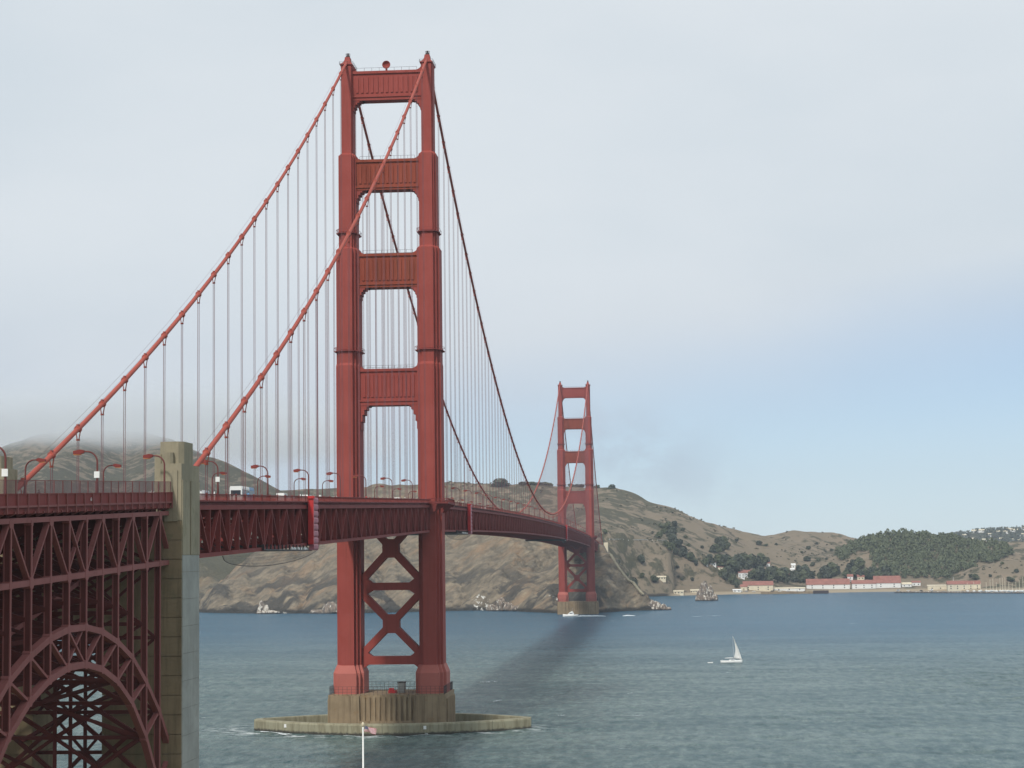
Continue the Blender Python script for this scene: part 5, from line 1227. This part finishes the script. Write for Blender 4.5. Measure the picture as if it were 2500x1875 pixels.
for i, (a, b, r, lab) in enumerate(((470, 910, 42, 'lone dark round tree on the slope below the headland road'), (470, 1050, 27, 'small dark tree below the lone round tree on the slope'), (232, 922, 28, 'small tree on the slope just right of the far tower'),
        (590, 1112, 44, 'low green bush tree above the bay beach sheds'), (390, 1142, 42, 'dark bush low on the point behind the pale rocks'), (330, 1032, 18, 'tiny tree low on the slope above the point'), (965, 1092, 22, 'small dark bush right on the slope above the beach'),
        (110, 620, 26, 'small tree beside the far tower at road level'), (475, 490, 12, 'tiny bush high on the hill right of the far tower'))): ptree(c1p(a, b), r, lab, i)
tree(-187, 2590, 2.3, 'broad dark tree clump on the hilltop between the towers', 0, 1.45, z=hz(-187, 2590)-4, sz=1.7); 
for i, x_ in enumerate((-150, -138, -124, -112)): tree(x_, 2596, 1.15, 'dark tree in the hilltop row right of the broad clump, %s from the left' % ORD[i], i, 1.8, 'trees on the hilltop ridge', z=hz(x_, 2596)-3.5, sz=0.8)
for i, x_ in enumerate((-70, -57, -30, -4)): tree(x_, 2598, (0.9, 1.5, 1.0, 1.1)[i], 'dark tree on the skyline by the far tower, %s from the left' % ORD[i], i+1, 1.35, 'trees on the skyline by the far tower', z=hz(x_, 2598)-3.5, sz=0.95)
for i, (a, b, r) in enumerate(((800, 825, 34), (760, 790, 46), (835, 760, 50), (720, 750, 40), (780, 720, 55), (640, 662, 40), (740, 660, 50), (690, 620, 40), (780, 620, 46), (720, 570, 44), (790, 545, 36), (660, 560, 30), (575, 620, 16))):
    ptree(c1p(a, b), r, 'dark tree in the clump climbing the gully, %s from the bottom' % ORD[i], i, 'trees in the gully')
for i, (a, b, r) in enumerate(((1165, 805, 40), (1205, 805, 50), (1255, 795, 60), (1310, 775, 45), (1235, 745, 55), (1280, 720, 50))): ptree(c1p(a, b), r, 'dark tree in the round grove on the open hillside, %s one' % ORD[i], i, 'grove on the open hillside')
row = [(880, 870, 50), (950, 900, 44), (1000, 930, 30), (1100, 930, 44), (1140, 930, 46), (1230, 940, 60), (1290, 970, 70), (1350, 985, 70), (1410, 990, 75), (1450, 950, 70), (1500, 990, 60), (1545, 950, 70), (1600, 960, 60), (1650, 935, 65), (1690, 930, 45),
       (1270, 1060, 50), (1330, 1085, 70), (1370, 1120, 50), (1400, 1150, 30), (1560, 1060, 50), (1640, 1075, 66), (1690, 1080, 56), (1740, 1085, 75), (1800, 1095, 80), (1860, 1095, 70), (1890, 1040, 50), (1960, 1085, 55), (2020, 1090, 60), (2080, 1090, 72), (2130, 1085, 50), (2010, 1020, 50), (2080, 1020, 55)]
i = 0
for a, b, r in row: ptree(c1p(a, b), r, 'dark leafy tree in the row behind the left shore buildings, %s counted' % ORD[i], i, GR, 1.15); i += 1
row2 = [(-20, 690, 60), (40, 695, 70), (100, 690, 60), (225, 665, 50), (270, 665, 70), (330, 640, 75), (380, 620, 50), (470, 650, 45), (500, 600, 50), (560, 640, 55), (610, 670, 60), (660, 660, 60), (720, 660, 60), (600, 560, 60), (540, 560, 50), (780, 670, 60), (850, 650, 60)]
for a, b, r in row2: ptree(c2p(a, b), r, 'dark leafy tree behind the long red roofs, %s in the row' % ORD[i-len(row)], i, 'trees behind the red roofs', 1.1); i += 1
bush = [(80, 485, 40), (195, 485, 28), (275, 470, 22), (370, 412, 20), (140, 525, 28), (30, 400, 18), (180, 320, 26), (90, 370, 24), (320, 385, 24), (1740, 655, 40), (1690, 650, 30), (2080, 690, 40), (2140, 595, 28), (2000, 515, 22), (1880, 640, 24)]
for k, (a, b, r) in enumerate(bush): ptree(c2p(a, b), r, 'low bush on the dry hillside above the shore, %s of the scattered ones' % ORD[k], k, 'bushes on the dry hillside', 0.7)
bush2 = [(2090, 885, 44), (2140, 935, 28), (2105, 770, 34), (1690, 740, 26), (1790, 730, 20), (870, 590, 30), (1060, 760, 26), (930, 740, 26), (1620, 730, 40), (900, 660, 24), (1400, 690, 26), (650, 400, 14), (820, 965, 22), (860, 1075, 20), (830, 1062, 18)]
for k, (a, b, r) in enumerate(bush2): ptree(c1p(a, b), r, 'low dark scrub bush on the open hill, %s of those left of the knoll' % ORD[k], k, 'scrub on the open hill', 0.7)
# pine wood covering the knoll: reads as one mass
wm = MB(); r3 = random.Random(21); cnt = 0
cand = []
for _ in range(6000):
    x_, y_ = r3.uniform(352, 650), r3.uniform(2275, 2520)
    cand.append((x_, y_))
hh = height(np.array([c[0] for c in cand]), np.array([c[1] for c in cand]))
wv = []; wf = []
for (x_, y_), h_ in zip(cand, hh):
    u = (x_-365)/240.
    lo = 2288 if x_ < 500 else 2288+ (x_-500)*1.15
    if y_ < lo or x_ > 612 or (x_ < 392 and y_ < 2400): continue
    if cnt > 1150: break
    cnt += 1
    s_ = r3.uniform(0.75, 1.35); hgt = r3.uniform(6.5, 10.5)*s_
    for q in range(60):
        v = r3.random(); rad_ = 4.6*s_*(math.sin(math.pi*min(1, v*0.8+0.2))**0.6)*r3.uniform(0.5, 1.05); a = r3.uniform(0, 6.28)
        c = Vector((x_+rad_*math.cos(a), y_+rad_*math.sin(a), h_+1.0+hgt*v))
        n_ = Vector((math.cos(a)+r3.uniform(-.6, .6), math.sin(a)+r3.uniform(-.6, .6), r3.uniform(-0.1, 1.2))).normalized(); e = n_.orthogonal().normalized(); f_ = n_.cross(e); sz = r3.uniform(0.8, 1.6)*s_
        an = r3.uniform(0, 6.28); e, f_ = e*math.cos(an)+f_*math.sin(an), f_*math.cos(an)-e*math.sin(an)
        o_ = len(wv); wv += [tuple(c-e*sz), tuple(c-f_*sz*0.7), tuple(c+e*sz), tuple(c+f_*sz*0.7)]; wf.append((o_, o_+1, o_+2, o_+3))
wme = bpy.data.meshes.new('pine_wood'); wme.from_pydata(wv, [], wf); wme.materials.append(M_LEAF)
wo = stuff(link('pine_wood', wme)); tag(wo, 'dense dark green wood covering the rounded knoll on the right', 'wood')
# low scrub scattered over the open slopes
rs = random.Random(77); N_ = 5200
sx_ = np.array([rs.uniform(-330, 640) for _ in range(N_)]); sy_ = np.array([rs.uniform(1640, 2890) for _ in range(N_)]); sz_ = height(sx_, sy_)
pat = fbm(sx_, sy_, 1/60., 3); sv_ = []; sf_ = []
for x_, y_, z_, q_ in zip(sx_, sy_, sz_, pat):
    if z_ < 9 or q_ < 0.02 or coast_d(np.array([x_]), np.array([y_]))[0] < 25: continue
    r_ = rs.uniform(0.7, 2.6)
    for q in range(11):
        a = rs.uniform(0, 6.28); e_ = rs.uniform(0.1, 1.0); c = Vector((x_+r_*e_*math.cos(a), y_+r_*e_*math.sin(a), z_+r_*rs.uniform(0.0, 0.8)))
        n_ = Vector((rs.uniform(-1, 1), rs.uniform(-1, 1), rs.uniform(0.1, 1))).normalized(); e = n_.orthogonal().normalized()*r_*rs.uniform(0.3, 0.7); f_ = n_.cross(e)*0.8
        o_ = len(sv_); sv_ += [tuple(c-e), tuple(c-f_), tuple(c+e), tuple(c+f_)]; sf_.append((o_, o_+1, o_+2, o_+3))
sme = bpy.data.meshes.new('hillside_scrub'); sme.from_pydata(sv_, [], sf_); sme.materials.append(leaf_mat('scrub_foliage', (0.062, 0.064, 0.038), (0.105, 0.100, 0.060)))
tag(stuff(link('hillside_scrub', sme)), 'low grey green scrub dotted over the dry slopes', 'scrub')
pth = [hit(a, b, 1330., 1900.) for a, b in ((1318, 1200), (1328, 1216), (1338, 1230), (1348, 1243), (1358, 1255), (1368, 1266), (1378, 1276), (1390, 1286))]
pm_ = MB()
for (a, b, c), (a2, b2, c2) in zip(pth[:-1], pth[1:]):
    if abs(b-b2) < 80: pm_.bar((a, b, c+0.2), (a2, b2, c2+0.2), 3.4, 1.2, (0.6, 0.8, 0))
struct(pm_.build('path', M_CONC))
for i, dx_ in enumerate((1600, 1612, 1628, 1668, 1684, 1702, 1722, 1738, 1757, 1940, 1962, 1990, 2012)):
    x_, y_, z_ = hit(dx_, 1279.2)
    make_car((x_, y_, z_+0.1), M_CAR[('white', 'silver', 'white', 'dark')[i % 4]], 'parked %s on the far waterfront, %s from the left' % ('van' if i % 3 == 0 else 'car', ORD[i]), i % 3 == 0, 1.3, 'vehicles parked on the far waterfront')
# far hillside town on the right edge
hm_w = MB().box(-5, 5, -5, 5, -6, 6).mesh('wall', M_WHITE); hm_r = tri_gable(-5, 5, -5, 5, 6, 9).mesh('roof', M_OFFW)
r4 = random.Random(5)
for i in range(26):
    x_ = r4.uniform(905, 1090); y_ = r4.uniform(4800, 4990); 
    t = thing('hillside_house', 'tiny pale house on the far blue hill at the right edge, %s from the left' % ORD[i], 'house', (x_, y_, hz(x_, y_)), 0, 'far hillside houses')
    link('wall', hm_w, t).scale = (r4.uniform(0.7, 1.6), 1, r4.uniform(0.5, 1)); link('roof', hm_r, t)
fw_v = []; fw_f = []
xs_ = np.array([r4.uniform(540, 1300) for _ in range(1500)]); ys_ = np.array([r4.uniform(4700, 5050) for _ in range(1500)]); zs_ = height(xs_, ys_)
for x_, y_, z_ in zip(xs_, ys_, zs_):
    if z_ < 30: continue
    for q in range(9):
        c = Vector((x_+r4.uniform(-6, 6), y_+r4.uniform(-6, 6), z_+r4.uniform(0, 11))); n_ = Vector((r4.uniform(-1, 1), r4.uniform(-1, 0.3), r4.uniform(0, 1))).normalized(); e = n_.orthogonal().normalized()*r4.uniform(2, 4.5); f_ = n_.cross(e)*0.8
        o_ = len(fw_v); fw_v += [tuple(c-e), tuple(c-f_), tuple(c+e), tuple(c+f_)]; fw_f.append((o_, o_+1, o_+2, o_+3))
fme = bpy.data.meshes.new('far_wood'); fme.from_pydata(fw_v, [], fw_f); fme.materials.append(M_LEAFD); fo_ = stuff(link('far_wood', fme)); tag(fo_, 'hazy far trees covering the blue hill behind the knoll', 'wood')

# ------------------------------------------------------------------ haze and the fog bank on the western hills
hzm = bpy.data.materials.new('haze_air'); hzm.use_nodes = True; t = hzm.node_tree; t.nodes.clear()
o_ = t.nodes.new('ShaderNodeOutputMaterial'); v_ = t.nodes.new('ShaderNodeVolumePrincipled'); v_.inputs['Color'].default_value = (0.80, 0.88, 1.0, 1); v_.inputs['Density'].default_value = 0.000048; v_.inputs['Anisotropy'].default_value = 0.1
t.links.new(v_.outputs[0], o_.inputs['Volume'])
stuff(MB().box(-3000, 3000, -1700, 6300, -12, 345).build('haze', hzm))

# bank of low cloud lying on the western hills
fgm = bpy.data.materials.new('fog_cloud'); fgm.use_nodes = True; t = fgm.node_tree; t.nodes.clear(); gg = G(t)
o_ = t.nodes.new('ShaderNodeOutputMaterial'); v_ = t.nodes.new('ShaderNodeVolumePrincipled'); v_.inputs['Color'].default_value = (0.94, 0.97, 1.0, 1); v_.inputs['Anisotropy'].default_value = 0.0
p_ = pos(gg); px_, py_, pz_ = gg.sep(p_)
nn = gg.noise(gg.mapping(p_, (1, 1, 1.8)), 0.0058, 6, 0.62)
base = gg.m('ADD', pz_, gg.m('MULTIPLY', gg.m('SUBTRACT', nn, 0.5), 170.0))
den = gg.m('MULTIPLY', gg.mr(base, 236, 320), gg.mr(pz_, 338, 285))
den = gg.m('MULTIPLY', den, gg.mr(pz_, 175, 215)); den = gg.m('MULTIPLY', den, gg.mr(px_, -420, -640)); den = gg.m('MULTIPLY', den, gg.mr(py_, 2050, 2350))
t.links.new(gg.m('MULTIPLY', den, 0.009), v_.inputs['Density']); t.links.new(v_.outputs[0], o_.inputs['Volume'])
fb_ = stuff(MB().box(-2300, -400, 2000, 3500, 172, 340).build('fog_bank', fgm)); tag(fb_, 'grey white fog bank hiding the top of the hills on the left', 'fog')
